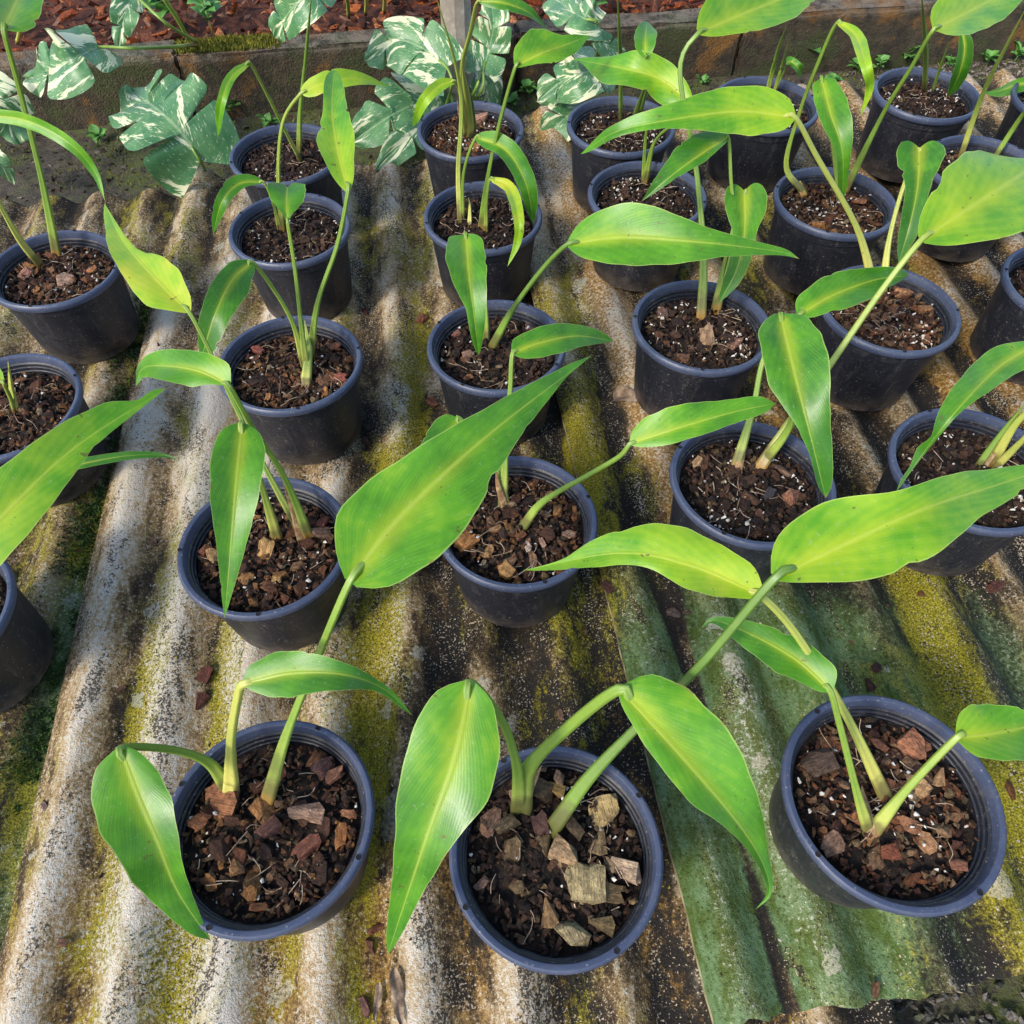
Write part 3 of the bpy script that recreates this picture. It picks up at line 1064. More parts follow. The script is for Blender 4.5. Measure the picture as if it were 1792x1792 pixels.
def blade(path, wl, wr, prof, fold, wave, roll, seed, nu=40, nv=8, tabs=None, lean=0.35):
    """a leaf blade: midrib through path, half widths in photo pixels measured square to the midrib"""
    r = random.Random(seed)
    n = len(path)
    T = tangents(path)
    V, U, F = [], [], []
    phs = r.uniform(0, 6.28), r.uniform(0, 6.28)
    frq = r.uniform(5, 8), r.uniform(8, 12)
    twist = r.uniform(-24, 24)
    nicks = [(r.uniform(.12, .85), r.choice((0, 1)), r.uniform(.012, .035), r.uniform(.06, .22)) for _ in range(r.choice((0, 0, 1, 1, 2, 3)))]
    for i, (p, t) in enumerate(zip(path, T)):
        s = i / (n - 1)
        n0 = ((CL - p).normalized().lerp(UP, lean)).normalized()
        N = n0 - t * n0.dot(t)
        if N.length < 0.15: N = UP - t * UP.dot(t)
        N.normalize()
        N = Matrix.Rotation(math.radians(roll + twist * (s - .35)), 3, t) @ N
        SL = N.cross(t).normalized()
        d2 = px(p + t * 1e-4) - px(p - t * 1e-4)
        e = px(p + SL * 1e-4) - px(p - SL * 1e-4)
        ppm = e.length / 2e-4
        if d2.length > 1e-9:
            d2.normalize()
            ppm = abs(e.x * d2.y - e.y * d2.x) / 2e-4
        ppm = max(ppm, 0.45 * FPX / (p - CL).length)
        f = interp(prof, s)
        for k in range(-nv, nv + 1):
            v = k / nv
            w = ((wl if v >= 0 else wr) * f if tabs is None else tabs[0 if v >= 0 else 1][i]) / ppm
            for ns, nd, nw, nk in nicks:                   # bites and tears in the margin
                if (v >= 0) == bool(nd) and abs(s - ns) < nw: w *= 1 - nk * (1 - (abs(s - ns) / nw) ** 2)
            w *= 1 + .025 * math.sin(s * 31 + phs[0]) * math.sin(s * 17 + phs[v > 0])
            a = abs(v)
            x = w * a * (1 if v >= 0 else -1)
            lift = w * (fold * a ** 1.2 - 0.32 * fold * a ** 3)
            rip = wave * w * a * a * math.sin(s * frq[v > 0] + phs[v > 0]) * 0.8
            if prof[0][1] > 0.3:                           # heart-shaped base: two rounded lobes
                back = 0.34 * w * math.sin(math.pi * min(1, a * .9)) * max(0, 1 - s / 0.2)
            elif prof[-1][1] > 0.3:                        # notched end
                back = -0.55 * w * math.sin(math.pi * min(1, a * .85)) * max(0, (s - .6) / 0.4)
            else:
                back = 0.10 * w * a * a * max(0, 1 - s / 0.12)
            V.append(p + SL * x + N * (lift + rip) - t * back)
            U.append((s, 0.5 + 0.5 * v))
    m = 2 * nv + 1
    for i in range(n - 1):
        for k in range(m - 1):
            F.append((i * m + k, i * m + k + 1, (i + 1) * m + k + 1, (i + 1) * m + k))
    return V, F, U


def stalk(path, rad, wing=1.45, sides=12):
    """leaf stalk: channelled on its upper side, flattened into a sheath low down"""
    V, F, U = [], [], []
    T = tangents(path)
    n = len(path)
    for i, (q, t) in enumerate(zip(path, T)):
        s = i / (n - 1)
        d = (CL - q).normalized() + UP
        bb = d - t * d.dot(t)
        bb = bb.normalized() if bb.length > 1e-3 else t.orthogonal().normalized()
        aa = t.cross(bb)
        r0 = rad(s) * 0.86
        wf = 1 + (wing - 1) * max(0, 1 - s / 0.34) ** 0.7
        for k in range(sides):
            g = 2 * math.pi * k / sides
            ch = 1 - (0.50 if s < 0.4 else 0.30) * max(0, math.sin(g)) ** 4
            V.append(q + aa * (math.cos(g) * r0 * wf) + bb * (math.sin(g) * r0 * ch))
            U.append((s, k / sides))
    for i in range(n - 1):
        for k in range(sides):
            k2 = (k + 1) % sides
            F.append((i * sides + k, i * sides + k2, (i + 1) * sides + k2, (i + 1) * sides + k))
    F.append(tuple(range(sides))[::-1])
    F.append(tuple((n - 1) * sides + k for k in range(sides)))
    return V, F, U


def add_leaf(root, soilc, spec, seed):
    """spec: pet pixels, mid pixels, w, zb, dz, prof, tone, ..."""
    inv = root.matrix_world.inverted()
    mid = spec['mid']
    zb = spec.get('zb') or z_auto(mid[0], soilc)
    dm, dt = spec.get('dz', (0.0, -0.03))
    L = [0]
    for a, b in zip(mid, mid[1:]): L.append(L[-1] + math.hypot(b[0] - a[0], b[1] - a[1]))
    pts = []
    for q, l in zip(mid, L):
        s = l / L[-1]
        if len(q) == 3: z = q[2]
        else: z = zb + (dm * s * 2 if s < .5 else dm + (dt - dm) * (s - .5) * 2)
        pts.append(at(q[0], q[1], z))
    path = spline(pts, 44)
    wl, wr = spec['w']
    V, F, U = blade(path, wl, wr, PROF[spec.get('prof', 'ov')], spec.get('fold', 0.22) * 1.5, spec.get('wave', 0.22), spec.get('roll', 0), seed, lean=spec.get('lean', .35), tabs=width_tables(path, spec['out']) if 'out' in spec else None)
    tone = spec.get('tone', .5)
    leaf = mesh_obj('leaf', [inv @ v for v in V], F, M['leaf'], root, True, U)
    leaf.color = (tone, 0, 0, 1)
    if spec.get('label'): leaf['label'] = spec['label']
    length = sum((b - a).length for a, b in zip(path, path[1:]))
    # stalk
    pet = list(spec.get('pet', []))
    pl = 0
    if pet:
        pet = pet + [mid[0]]
        zb0 = pts[0].z
        L = [0]
        for a, b in zip(pet, pet[1:]): L.append(L[-1] + math.hypot(b[0] - a[0], b[1] - a[1]))
        z0 = soilc.z
        pp = []
        for i, (q, l) in enumerate(zip(pet, L)):
            s = l / L[-1]
            z = q[2] if len(q) == 3 else z0 + (zb0 - z0) * s ** spec.get('pz', .9)
            pp.append(at(q[0], q[1], z))
        b = pp[0]
        d = Vector((b.x - soilc.x, b.y - soilc.y, 0))
        if d.length > 0.05:                                # root it inside the pot
            d = d * (0.05 / d.length)
            pp[0] = Vector((soilc.x + d.x, soilc.y + d.y, z0))
        pp[-1] = pts[0].copy()
        # run a little way into the blade as its midrib
        dn = lambda q: ((q - CL).normalized() - UP * 0.6).normalized()
        full = pp + [path[3] + dn(path[3]) * (spec.get('pr', .0022) * 1.1), path[8] + dn(path[8]) * (spec.get('pr', .0022) * 1.5)]
        sp = spline(full, 40)
        pr = spec.get('pr', 0.0022)
        rad = lambda s: pr * (1.65 - 1.5 * s if s < .3 else 1.2 - 0.42 * (s - .3)) * (1 if s < .9 else max(.25, 1 - (s - .9) * 7.5))
        sp[0] = sp[0] - (sp[1] - sp[0]).normalized() * 0.016
        V, F, U = stalk(sp, rad)
        po = mesh_obj('petiole', [inv @ v for v in V], F, M['petiole'], leaf, True, U)
        po.color = (spec.get('ptone', min(.9, tone * 0.8 + .1)), 0, 0, 1)
        pl = sum((b - a).length for a, b in zip(sp, sp[1:]))
    REPORT.append((root['label'][:30], tuple(round(c) for c in mid[0][:2]), round(zb, 2), 'leaf cm %.1f' % (length * 100), 'stalk %.1f' % (pl * 100)))
    return leaf


def add_stalk(root, soilc, pts, pr, tone, z1, name='stem', mat=None):
    """bare stalk that leaves the picture or a rolled young shoot"""
    inv = root.matrix_world.inverted()
    L = [0]
    for a, b in zip(pts, pts[1:]): L.append(L[-1] + math.hypot(b[0] - a[0], b[1] - a[1]))
    pp = [at(q[0], q[1], soilc.z + (z1 - soilc.z) * l / L[-1]) for q, l in zip(pts, L)]
    d = Vector((pp[0].x - soilc.x, pp[0].y - soilc.y, 0))
    if d.length > 0.05:
        d = d * (0.05 / d.length); pp[0] = Vector((soilc.x + d.x, soilc.y + d.y, soilc.z))
    sp = spline(pp, 24)
    sp[0] = sp[0] - (sp[1] - sp[0]).normalized() * 0.008
    V, F, U = stalk(sp, lambda s: pr * (1.4 - 1.35 * s ** 2), 1.15)
    o = mesh_obj(name, [inv @ v for v in V], F, mat or M['petiole'], root, True, U)
    o.color = (tone, 0, 0, 1)
    return o


PLANTS = {}
FEATURE = {
    'A': [(540, 1415, 30, (.38, .23, .15)), (552, 1318, 18, (.33, .13, .05)), (595, 1465, 21, (.36, .15, .05)), (537, 1482, 25, (.20, .075, .045)), (585, 1352, 20, (.24, .11, .065)), (385, 1402, 34, (.24, .105, .05)),
          (455, 1588, 18, (.34, .13, .05)), (415, 1520, 16, (.34, .17, .07)), (570, 1330, 22, (.19, .09, .07)), (325, 1440, 18, (.30, .13, .06)), (470, 1450, 22, (.16, .07, .05)), (620, 1420, 14, (.3, .14, .07))],
    'B': [(1058, 1418, 27, (.37, .27, .12)), (985, 1492, 30, (.30, .20, .11)), (1026, 1545, 36, (.33, .26, .13)), (1118, 1530, 28, (.38, .28, .19)), (1003, 1640, 30, (.30, .24, .13)), (966, 1602, 22, (.24, .15, .07)),
          (885, 1440, 22, (.20, .14, .07)), (848, 1432, 24, (.23, .13, .08)), (980, 1342, 18, (.36, .22, .13)), (975, 1378, 16, (.34, .22, .07)), (945, 1440, 20, (.10, .05, .04)), (905, 1395, 17, (.34, .22, .12)), (1065, 1625, 22, (.15, .11, .05)), (815, 1560, 14, (.2, .12, .09))],
    'C': [(1594, 1446, 25, (.34, .16, .08)), (1605, 1375, 23, (.42, .25, .12)), (1648, 1365, 18, (.46, .27, .13)), (1430, 1332, 30, (.10, .065, .045)), (1555, 1492, 20, (.26, .08, .04)), (1672, 1432, 18, (.32, .17, .08)),
          (1610, 1278, 27, (.30, .13, .07)), (1460, 1475, 24, (.20, .12, .08)), (1540, 1300, 16, (.30, .12, .06)), (1640, 1255, 16, (.36, .16, .08)), (1695, 1535, 14, (.30, .13, .08)), (1620, 1475, 18, (.33, .18, .09))],
    'D': [(465, 960, 20, (.46, .27, .10)), (372, 972, 16, (.46, .28, .12)), (345, 965, 12, (.34, .12, .06)), (560, 930, 18, (.18, .11, .07)), (430, 1010, 13, (.36, .18, .07)), (575, 905, 12, (.2, .06, .04)), (485, 1010, 10, (.42, .26, .1))],
    'E': [(815, 945, 24, (.36, .16, .05)), (856, 965, 14, (.36, .20, .08)), (924, 957, 12, (.50, .38, .30)), (888, 1002, 19, (.36, .20, .07)), (995, 935, 12, (.46, .26, .16)), (868, 925, 12, (.32, .18, .08)), (950, 950, 12, (.40, .24, .17))],
    'F': [(1386, 870, 20, (.36, .16, .09)), (1205, 795, 14, (.36, .23, .12)), (1300, 790, 16, (.10, .06, .045)), (1345, 865, 15, (.07, .06, .065)), (1370, 820, 18, (.20, .12, .08))],
    'J': [(1238, 592, 26, (.30, .19, .11)), (1285, 600, 16, (.24, .12, .08)), (1160, 545, 14, (.16, .09, .07))],
    'H': [(440, 605, 12, (.24, .07, .05)), (595, 660, 14, (.26, .08, .05)), (470, 695, 9, (.36, .17, .07)), (590, 600, 10, (.26, .1, .05))],
    'K': [(1585, 505, 14, (.36, .18, .09)), (1620, 540, 12, (.36, .18, .08)), (1608, 570, 10, (.36, .18, .08)), (1545, 575, 12, (.24, .13, .07)), (1520, 570, 12, (.2, .12, .07))],
    'W': [(112, 488, 16, (.42, .26, .18)), (45, 480, 14, (.28, .14, .10)), (160, 470, 11, (.34, .15, .06))],
    'O': [(1505, 350, 13, (.36, .15, .07)), (1395, 355, 9, (.3, .17, .08))],
    'Q': [(850, 190, 14, (.36, .2, .14))],
    'I': [(785, 575, 9, (.3, .14, .1)), (820, 620, 11, (.38, .22, .15)), (820, 660, 8, (.34, .16, .07)), (930, 570, 10, (.2, .1, .08))],
}


def pot(key, c, label, pal='dark', chips=26, perl='few', tilt=(0, 0), csize=(0.0035, 0.008), leaves=(), stalks=(), zt=0.0):
    # the rim's outline is centred on pixel c
    zr = POT_H
    q = at(c[0], c[1], zr)
    for _ in range(4):
        e = [px(Vector((q.x + RIM_R * math.cos(a * .2618), q.y + RIM_R * math.sin(a * .2618), q.z))) for a in range(24)]
        cx = (max(p.x for p in e) + min(p.x for p in e)) / 2; cy = (max(p.y for p in e) + min(p.y for p in e)) / 2
        pc = px(q)
        base = max(top(q.x + 0.055 * math.cos(a * .3927), q.y + 0.055 * math.sin(a * .3927)) for a in range(16))
        zr = base + POT_H + 0.0005
        q = at(pc.x + c[0] - cx, pc.y + c[1] - cy, zr)
    root = empty('potted_plant')
    R = Matrix.Rotation(math.radians(tilt[0]), 4, 'X') @ Matrix.Rotation(math.radians(tilt[1]), 4, 'Y')
    mw = Matrix.Translation(q) @ R @ Matrix.Translation((0, 0, -POT_H))
    root.matrix_world = mw
    root.location = mw.to_translation(); root.rotation_euler = mw.to_euler()
    tag(root, label, 'potted plant', 'young plants in dark plastic pots on the sheets')
    r = random.Random(key)
    po = link('pot', ME_POT, root); po.rotation_euler = (0, 0, r.uniform(0, 6.28))
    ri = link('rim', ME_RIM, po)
    sq = r.uniform(-.012, .012)
    po.scale = (1 + sq, 1 - sq, 1)                         # a little out of round
    a0 = r.uniform(0, 6.28)
    for k in range(4):
        a = a0 + k * 1.5708
        h = link('rim_hole', ME_HOLE, po)
        h.location = (0.0719 * math.cos(a), 0.0719 * math.sin(a), 0.10525)
    so = link('potting_mix', r.choice(SOILS), root)
    cr = link('bark_crumbs', r.choice(CRUMBS['dark' if pal == 'tan' else pal]), so); cr['kind'] = 'stuff'
    cr.rotation_euler = (0, 0, r.uniform(0, 6.28))
    pe = link('perlite_grains', r.choice(PERL[perl]), so); pe['kind'] = 'stuff'
    pe.rotation_euler = (0, 0, r.uniform(0, 6.28))
    fb = link('root_fibres', r.choice(FIBRES), so); fb['kind'] = 'stuff'
    fb.rotation_euler = (0, 0, r.uniform(0, 6.28))
    placed = []
    for i in range(int(chips * 1.35)):
        s = csize[0] * .75 + (csize[1] * 1.12 - csize[0] * .75) * r.random() ** 2.2
        for _ in range(12):
            x, y = disc(r, 0.0605 - s)
            if all(math.hypot(x - a, y - b) > (s + t) * 0.85 for a, b, t in placed): break
        placed.append((x, y, s))
        add_chip(so, (x, y, SOIL_Z + 0.0025 + s * 0.12), s, pick(r, PAL[pal] if s > sum(csize) / 2 * .8 or r.random() < .4 else PAL['dark']), r, 0.32)
    inv = mw.inverted()
    for fx, fy, fs, tint in FEATURE.get(key, ()):          # the big pieces one can pick out in the photograph
        w = at(fx, fy, q.z - POT_H + SOIL_Z + 0.006)
        l = inv @ w
        m = fs / (FPX / (w - CL).dot(CF))
        d = math.hypot(l.x, l.y)
        if d > 0.060 - m * .8: l *= (0.060 - m * .8) / d
        add_chip(so, (l.x, l.y, SOIL_Z + 0.0052), m * 1.08, tuple(min(.6, t * 1.25) for t in tint), r, .22)
    soilc = mw @ Vector((0, 0, SOIL_Z + 0.002))
    PLANTS[key] = (root, soilc)
    seed = sum(ord(ch) for ch in key) * 31
    for i, sp in enumerate(leaves):
        add_leaf(root, soilc, sp, seed + i)
    for s in stalks:
        add_stalk(root, soilc, *s)
    return root


def L(pet, mid, w, **k):
    return dict(pet=pet, mid=mid, w=w, **k)


pot('A', (466, 1450), 'front left potted plant with a glossy leaf hanging over its left rim', 'red', 30, 'few', (-5, 2), (0.004, 0.0105), [
    L([(400, 1382), (365, 1335), (300, 1312)], [(212, 1309), (240, 1388), (275, 1470), (312, 1560), (369, 1646)], (66, 66), zb=.20, dz=(-.03, -.10), prof='droop', tone=.42, pr=.0028, roll=12, out=[(185,1322),(165,1345),(160,1390),(180,1450),(215,1490),(240,1540),(290,1600),(335,1636),(255,1325),(280,1350),(308,1400),(312,1440),(318,1490),(330,1540),(350,1600)]),
    L([(405, 1385), (404, 1300), (417, 1215)], [(427, 1196), (510, 1178), (600, 1180), (670, 1205), (722, 1252)], (36, 36), zb=.235, dz=(.01, -.03), prof='long', tone=.40, pr=.0033, ptone=.8, out=[(435,1165),(480,1140),(540,1143),(600,1160),(660,1190),(705,1230),(440,1208),(480,1220),(520,1222),(590,1210),(650,1207),(700,1238)]),
    L([(468, 1400), (500, 1290), (556, 1150)], [(612, 1018), (700, 905), (850, 765), (1036, 622)], (108, 108), zb=.27, dz=(.02, .01), tone=.50, pr=.0029, fold=.16, ptone=.5, out=[(592,970),(590,900),(640,840),(720,790),(830,730),(930,670),(1000,635),(645,1031),(700,1028),(770,985),(820,920),(860,840),(920,750),(990,660)]),
])
PLANTS_A = PLANTS['A']
add_stalk(*PLANTS_A, [(402, 1392), (405, 1340), (410, 1285)], .0042, .98, .150, 'sheath')
pot('B', (973, 1502), 'front middle potted plant with three leaves and pale tan bark chips', 'tan', 16, 'few', (-5, 0), (0.0045, 0.0115), [
    L([(912, 1415), (925, 1345), (1000, 1268)], [(1084, 1206), (1180, 1310), (1275, 1420), (1330, 1500), (1347, 1560), (1322, 1592)], (82, 78), zb=.24, dz=(-.01, -.07), prof='ov', tone=.50, pr=.0042, ptone=.45, roll=-8, out=[(1130,1178),(1200,1200),(1270,1280),(1310,1370),(1340,1440),(1346,1500),(1352,1545),(1090,1240),(1130,1310),(1200,1400),(1260,1440),(1300,1480),(1328,1520),(1341,1556)]),
    L([(908, 1415), (905, 1345), (880, 1265)], [(824, 1194), (795, 1330), (742, 1480), (678, 1672)], (88, 88), zb=.25, dz=(-.03, -.12), prof='broad', tone=.46, pr=.003, ptone=.4, fold=.18, out=[(765,1207),(735,1245),(712,1300),(697,1380),(697,1450),(690,1530),(675,1640),(860,1225),(878,1300),(860,1390),(800,1460),(740,1560),(700,1640)]),
    L([(968, 1448), (1030, 1362), (1115, 1272), (1225, 1165)], [(1356, 1012), (1480, 952), (1610, 892), (1740, 850), (1880, 805)], (86, 86), zb=.30, dz=(.02, .0), prof='broad', tone=.66, pr=.0031, ptone=.12, fold=.15, out=[(1357,950),(1395,905),(1440,875),(1500,862),(1560,865),(1620,845),(1690,824),(1792,812),(1400,1023),(1500,1026),(1600,990),(1650,955),(1700,910),(1792,858)]),
])
pot('C', (1566, 1408), 'front right potted plant with a round leaf reaching past the photo edge', 'orange', 30, 'many', (-2.5, -2), (0.004, 0.010), [
    L([(1520, 1455), (1498, 1380), (1470, 1270)], [(1453, 1209), (1390, 1152), (1310, 1108), (1250, 1086), (1226, 1100)], (38, 40), zb=.22, dz=(.0, -.03), prof='long', tone=.36, pr=.0024, ptone=.5, out=[(1462,1170),(1420,1130),(1340,1095),(1290,1084),(1255,1080),(1430,1211),(1360,1182),(1300,1132),(1262,1098)]),
    L([(1527, 1455), (1590, 1378)], [(1674, 1291), (1735, 1284), (1810, 1268), (1880, 1245)], (52, 52), zb=.19, dz=(0, -.01), prof='broad', tone=.55, pr=.0027, ptone=.55, out=[(1680,1255),(1700,1235),(1740,1227),(1800,1240),(1850,1245),(1690,1325),(1730,1337),(1780,1336),(1830,1300)]),
    L([(1550, 1395), (1480, 1250), (1392, 1108)], [(1331, 1042), (1210, 990), (1080, 968), (915, 998)], (54, 50), zb=.27, dz=(.005, -.015), prof='broad', tone=.72, pr=.0028, ptone=.75, wave=.4, label='yellow green leaf with dark spots and a nibbled edge', out=[(1312,985),(1250,945),(1200,920),(1150,915),(1100,925),(1040,945),(990,978),(950,990),(1290,1047),(1240,1045),(1190,1030),(1150,1000),(1110,988),(1050,993),(980,1000)]),
])
pot('D', (460, 957), 'potted plant behind the front left one, pointed leaf hanging down before it', 'red', 42, 'few', (-2, 2), (0.004, 0.0095), [
    L([(485, 942), (455, 840)], [(424, 741), (413, 850), (403, 970), (393, 1083)], (46, 48), zb=.24, dz=(-.02, -.09), prof='broad', tone=.44, pr=.0026, ptone=.6, out=[(385,755),(368,800),(370,870),(380,940),(386,1010),(390,1060),(455,755),(467,800),(455,870),(435,940),(415,1010),(400,1060)]),
    L([(540, 938), (500, 840), (440, 745)], [(401, 676), (350, 650), (290, 640), (250, 645), (237, 676)], (26, 32), zb=.27, dz=(.01, -.03), prof='broad', tone=.52, pr=.0024, ptone=.4, wave=.3, out=[(404,640),(375,622),(335,612),(285,614),(255,628),(240,650),(385,673),(340,680),(300,672),(265,658),(248,665)]),
    L([(525, 930), (470, 830), (412, 712), (365, 610)], [(331, 546), (275, 490), (215, 420), (183, 355)], (50, 44), zb=.27, dz=(.01, .0), prof='broad', tone=.82, pr=.0019, ptone=.5, label='lime yellow leaf', out=[(300,548),(265,545),(235,510),(205,460),(188,410),(181,375),(333,520),(315,475),(280,447),(240,437),(210,398),(190,368)]),
])
pot('E', (903, 913), 'potted plant in the middle, half hidden under the large diagonal leaf', 'red', 38, 'few', (-3, 0), (0.0035, 0.0085), [
    L([(915, 922), (950, 878), (1035, 828), (1085, 798)], [(1103, 776), (1190, 748), (1280, 722), (1357, 706)], (34, 32), zb=.22, dz=(.02, .02), prof='long', tone=.54, pr=.0024, ptone=.35, out=[(1105,755),(1125,732),(1170,715),(1260,701),(1330,694),(1130,783),(1170,780),(1240,760),(1300,737),(1340,722)]),
    L([(885, 880), (868, 810)], [(806, 733), (772, 790), (748, 850), (742, 900)], (42, 38), zb=.17, dz=(-.01, -.04), tone=.36, prof='broad', pr=.0022),
    L([(880, 878), (886, 770), (893, 680)], [(897, 618), (945, 600), (1010, 588), (1074, 597)], (27, 30), zb=.22, dz=(.0, -.03), prof='long', tone=.40, pr=.0024, ptone=.45, out=[(898,592),(940,575),(1000,567),(1040,576),(1060,586),(910,628),(940,631),(980,622),(1020,606),(1055,600)]),
])
pot('F', (1320, 845), 'potted plant with a broad dark leaf hanging over its right rim', 'dark', 40, 'many', (-3, 0), (0.004, 0.009), [
    L([(1288, 815), (1318, 715), (1340, 620)], [(1398, 552), (1455, 518), (1530, 490), (1590, 482)], (34, 32), zb=.22, dz=(.01, .0), prof='broad', tone=.44, pr=.0026, ptone=.45, out=[(1397,520),(1440,488),(1500,471),(1560,468),(1580,473),(1420,558),(1470,550),(1520,526),(1560,500),(1580,490)]),
    L([(1335, 812), (1385, 735), (1370, 630)], [(1366, 551), (1390, 650), (1415, 750), (1445, 872)], (58, 54), zb=.26, dz=(-.01, -.07), prof='droop', tone=.38, pr=.0024, fold=.3, out=[(1333,557),(1325,600),(1345,680),(1390,740),(1415,790),(1430,850),(1410,553),(1432,590),(1450,650),(1452,740),(1456,800),(1455,850)]),
    L([(1330, 818), (1400, 715), (1455, 635), (1540, 512)], [(1612, 420), (1695, 365), (1780, 310), (1890, 235)], (98, 92), zb=.27, dz=(.015, .0), prof='broad', tone=.64, pr=.0030, ptone=.6, fold=.15, out=[(1617,365),(1640,312),(1690,270),(1735,250),(1800,275),(1850,255),(1660,436),(1720,441),(1792,428),(1850,340)]),
])
pot('G', (1710, 822), 'potted plant at the right edge with a long leaf drooping over its left rim', 'dark', 34, 'many', (-2, -2), (0.003, 0.008), [
    L([(1735, 812), (1775, 745), (1820, 690)], [(1815, 600), (1745, 645), (1672, 722), (1612, 798), (1568, 862)], (32, 32), zb=.24, dz=(.0, -.07), prof='long', tone=.46, pr=.0026, ptone=.7, out=[(1780,597),(1745,603),(1700,640),(1650,700),(1610,770),(1578,832),(1810,640),(1730,690),(1680,722),(1630,772),(1590,825)]),
], [([(1712, 815), (1755, 755), (1800, 700)], .0024, .35, .18, 'shoot'), ([(1742, 818), (1790, 770), (1850, 710)], .0026, .75, .2, 'shoot')])
pot('H', (506, 636), 'potted plant in third row left, three stalks joined in one sheath', 'red', 38, 'few', (-2, 1), (0.0035, 0.0085), [
    L([(533, 640), (512, 565), (478, 505)], [(441, 458), (405, 492), (375, 555), (352, 628)], (30, 30), zb=.22, dz=(.0, -.05), prof='droop', tone=.30, pr=.0022, ptone=.55, out=[(405,457),(370,500),(350,560),(346,610),(442,480),(436,520),(402,560),(388,600),(362,622)]),
    L([(537, 650), (526, 560), (516, 470)], [(503, 388), (502, 365), (502, 345), (503, 328)], (34, 34), zb=.25, dz=(.01, .01), prof='spade', tone=.46, pr=.0021, ptone=.5, lean=.0),
    L([(543, 625), (556, 530), (590, 430)], [(609, 334), (592, 265), (581, 195), (585, 122)], (34, 34), zb=.27, dz=(.02, .03), prof='broad', tone=.66, pr=.0023, ptone=.4, out=[(575,300),(555,262),(560,225),(566,195),(567,150),(575,128),(620,300),(623,245),(610,200),(603,160),(595,130)]),
], [([(535, 672), (540, 610), (533, 560)], .0042, .62, .125, 'sheath')])
pot('I', (869, 605), 'potted plant in third row middle, one strap leaf hanging before its stalk', 'dark', 36, 'few', (-2, 0), (0.0035, 0.0085), [
    L([(850, 595), (846, 510)], [(816, 412), (821, 480), (830, 555), (838, 622)], (36, 36), zb=.20, dz=(-.01, -.07), prof='droop', tone=.44, pr=.0023, fold=.35, out=[(788,422),(780,465),(795,505),(815,540),(822,580),(831,612),(845,425),(853,470),(850,530),(846,580),(842,612)]),
    L([(862, 605), (898, 540), (950, 470)], [(994, 427), (1090, 415), (1230, 424), (1360, 440), (1399, 453)], (52, 52), zb=.23, dz=(.02, .0), prof='long', tone=.46, pr=.0026, ptone=.15, fold=.16, out=[(1000,402),(1025,380),(1060,365),(1110,361),(1180,378),(1260,405),(1330,425),(1380,438),(1015,450),(1060,467),(1110,473),(1180,465),(1260,450),(1330,446),(1380,449)]),
])
pot('J', (1230, 570), 'potted plant in third row with a small heart shaped folded leaf', 'dark', 36, 'many', (-2, 0), (0.003, 0.008), [
    L([(1227, 558), (1231, 450), (1219, 300), (1190, 125)], [(1222, 58), (1300, 25), (1380, -8), (1480, -55)], (58, 52), zb=.33, dz=(.0, .0), prof='broad', tone=.62, pr=.0028, ptone=.35, out=[(1224,20),(1245,-10),(1300,-40),(1380,-55),(1440,-58),(1250,66),(1320,67),(1370,50),(1415,10),(1450,-25)]),
    L([(1250, 540), (1275, 430)], [(1303, 334), (1304, 385), (1300, 430), (1286, 480), (1257, 531)], (38, 38), zb=.22, dz=(-.03, -.08), prof='heart', tone=.38, pr=.0020, ptone=.4, fold=.3),
    L([(1258, 538), (1284, 420), (1279, 310)], [(1275, 240), (1230, 268), (1175, 308), (1123, 352)], (24, 22), zb=.27, dz=(.0, -.03), prof='long', tone=.36, pr=.0020, ptone=.5, out=[(1262,222),(1220,232),(1180,262),(1145,315),(1266,255),(1232,285),(1185,312),(1140,342)]),
])
pot('K', (1560, 540), 'potted plant in third row right, orange bark, behind a long leaning stalk', 'orange', 38, 'many', (-2, 0), (0.0035, 0.0085), [
    L([(1530, 505), (1500, 400), (1430, 275)], [(1391, 205), (1290, 195), (1160, 212), (1075, 232), (1016, 270)], (42, 42), zb=.29, dz=(.01, -.02), prof='long', tone=.60, pr=.0028, ptone=.75, out=[(1387,180),(1345,152),(1275,153),(1190,180),(1100,207),(1045,240),(1372,230),(1320,241),(1240,236),(1150,227),(1090,237),(1035,266)]),
    L([(1545, 500), (1556, 420), (1580, 330)], [(1609, 259), (1606, 325), (1592, 395), (1572, 462)], (42, 42), zb=.22, dz=(-.02, -.07), prof='heart', tone=.30, pr=.0025, ptone=.75, fold=.3),
])
pot('L', (505, 400), 'potted plant in fourth row left, red brown bark, narrow dark leaf arching left', 'dark', 28, 'few', (-1, 0), (0.0035, 0.008), [
    L([(490, 402), (478, 355)], [(462, 319), (418, 322), (388, 355), (373, 410)], (15, 14), zb=.16, dz=(.01, -.05), prof='strap', tone=.38, pr=.0018, ptone=.6, out=[(440,306),(400,315),(378,350),(370,390),(455,322),(420,337),(395,367),(380,398)]),
    L([(494, 402), (487, 310), (495, 215)], [(527, 163), (575, 143), (630, 138), (685, 152)], (18, 18), zb=.27, dz=(.01, -.02), prof='broad', tone=.78, pr=.0022, ptone=.6),
])
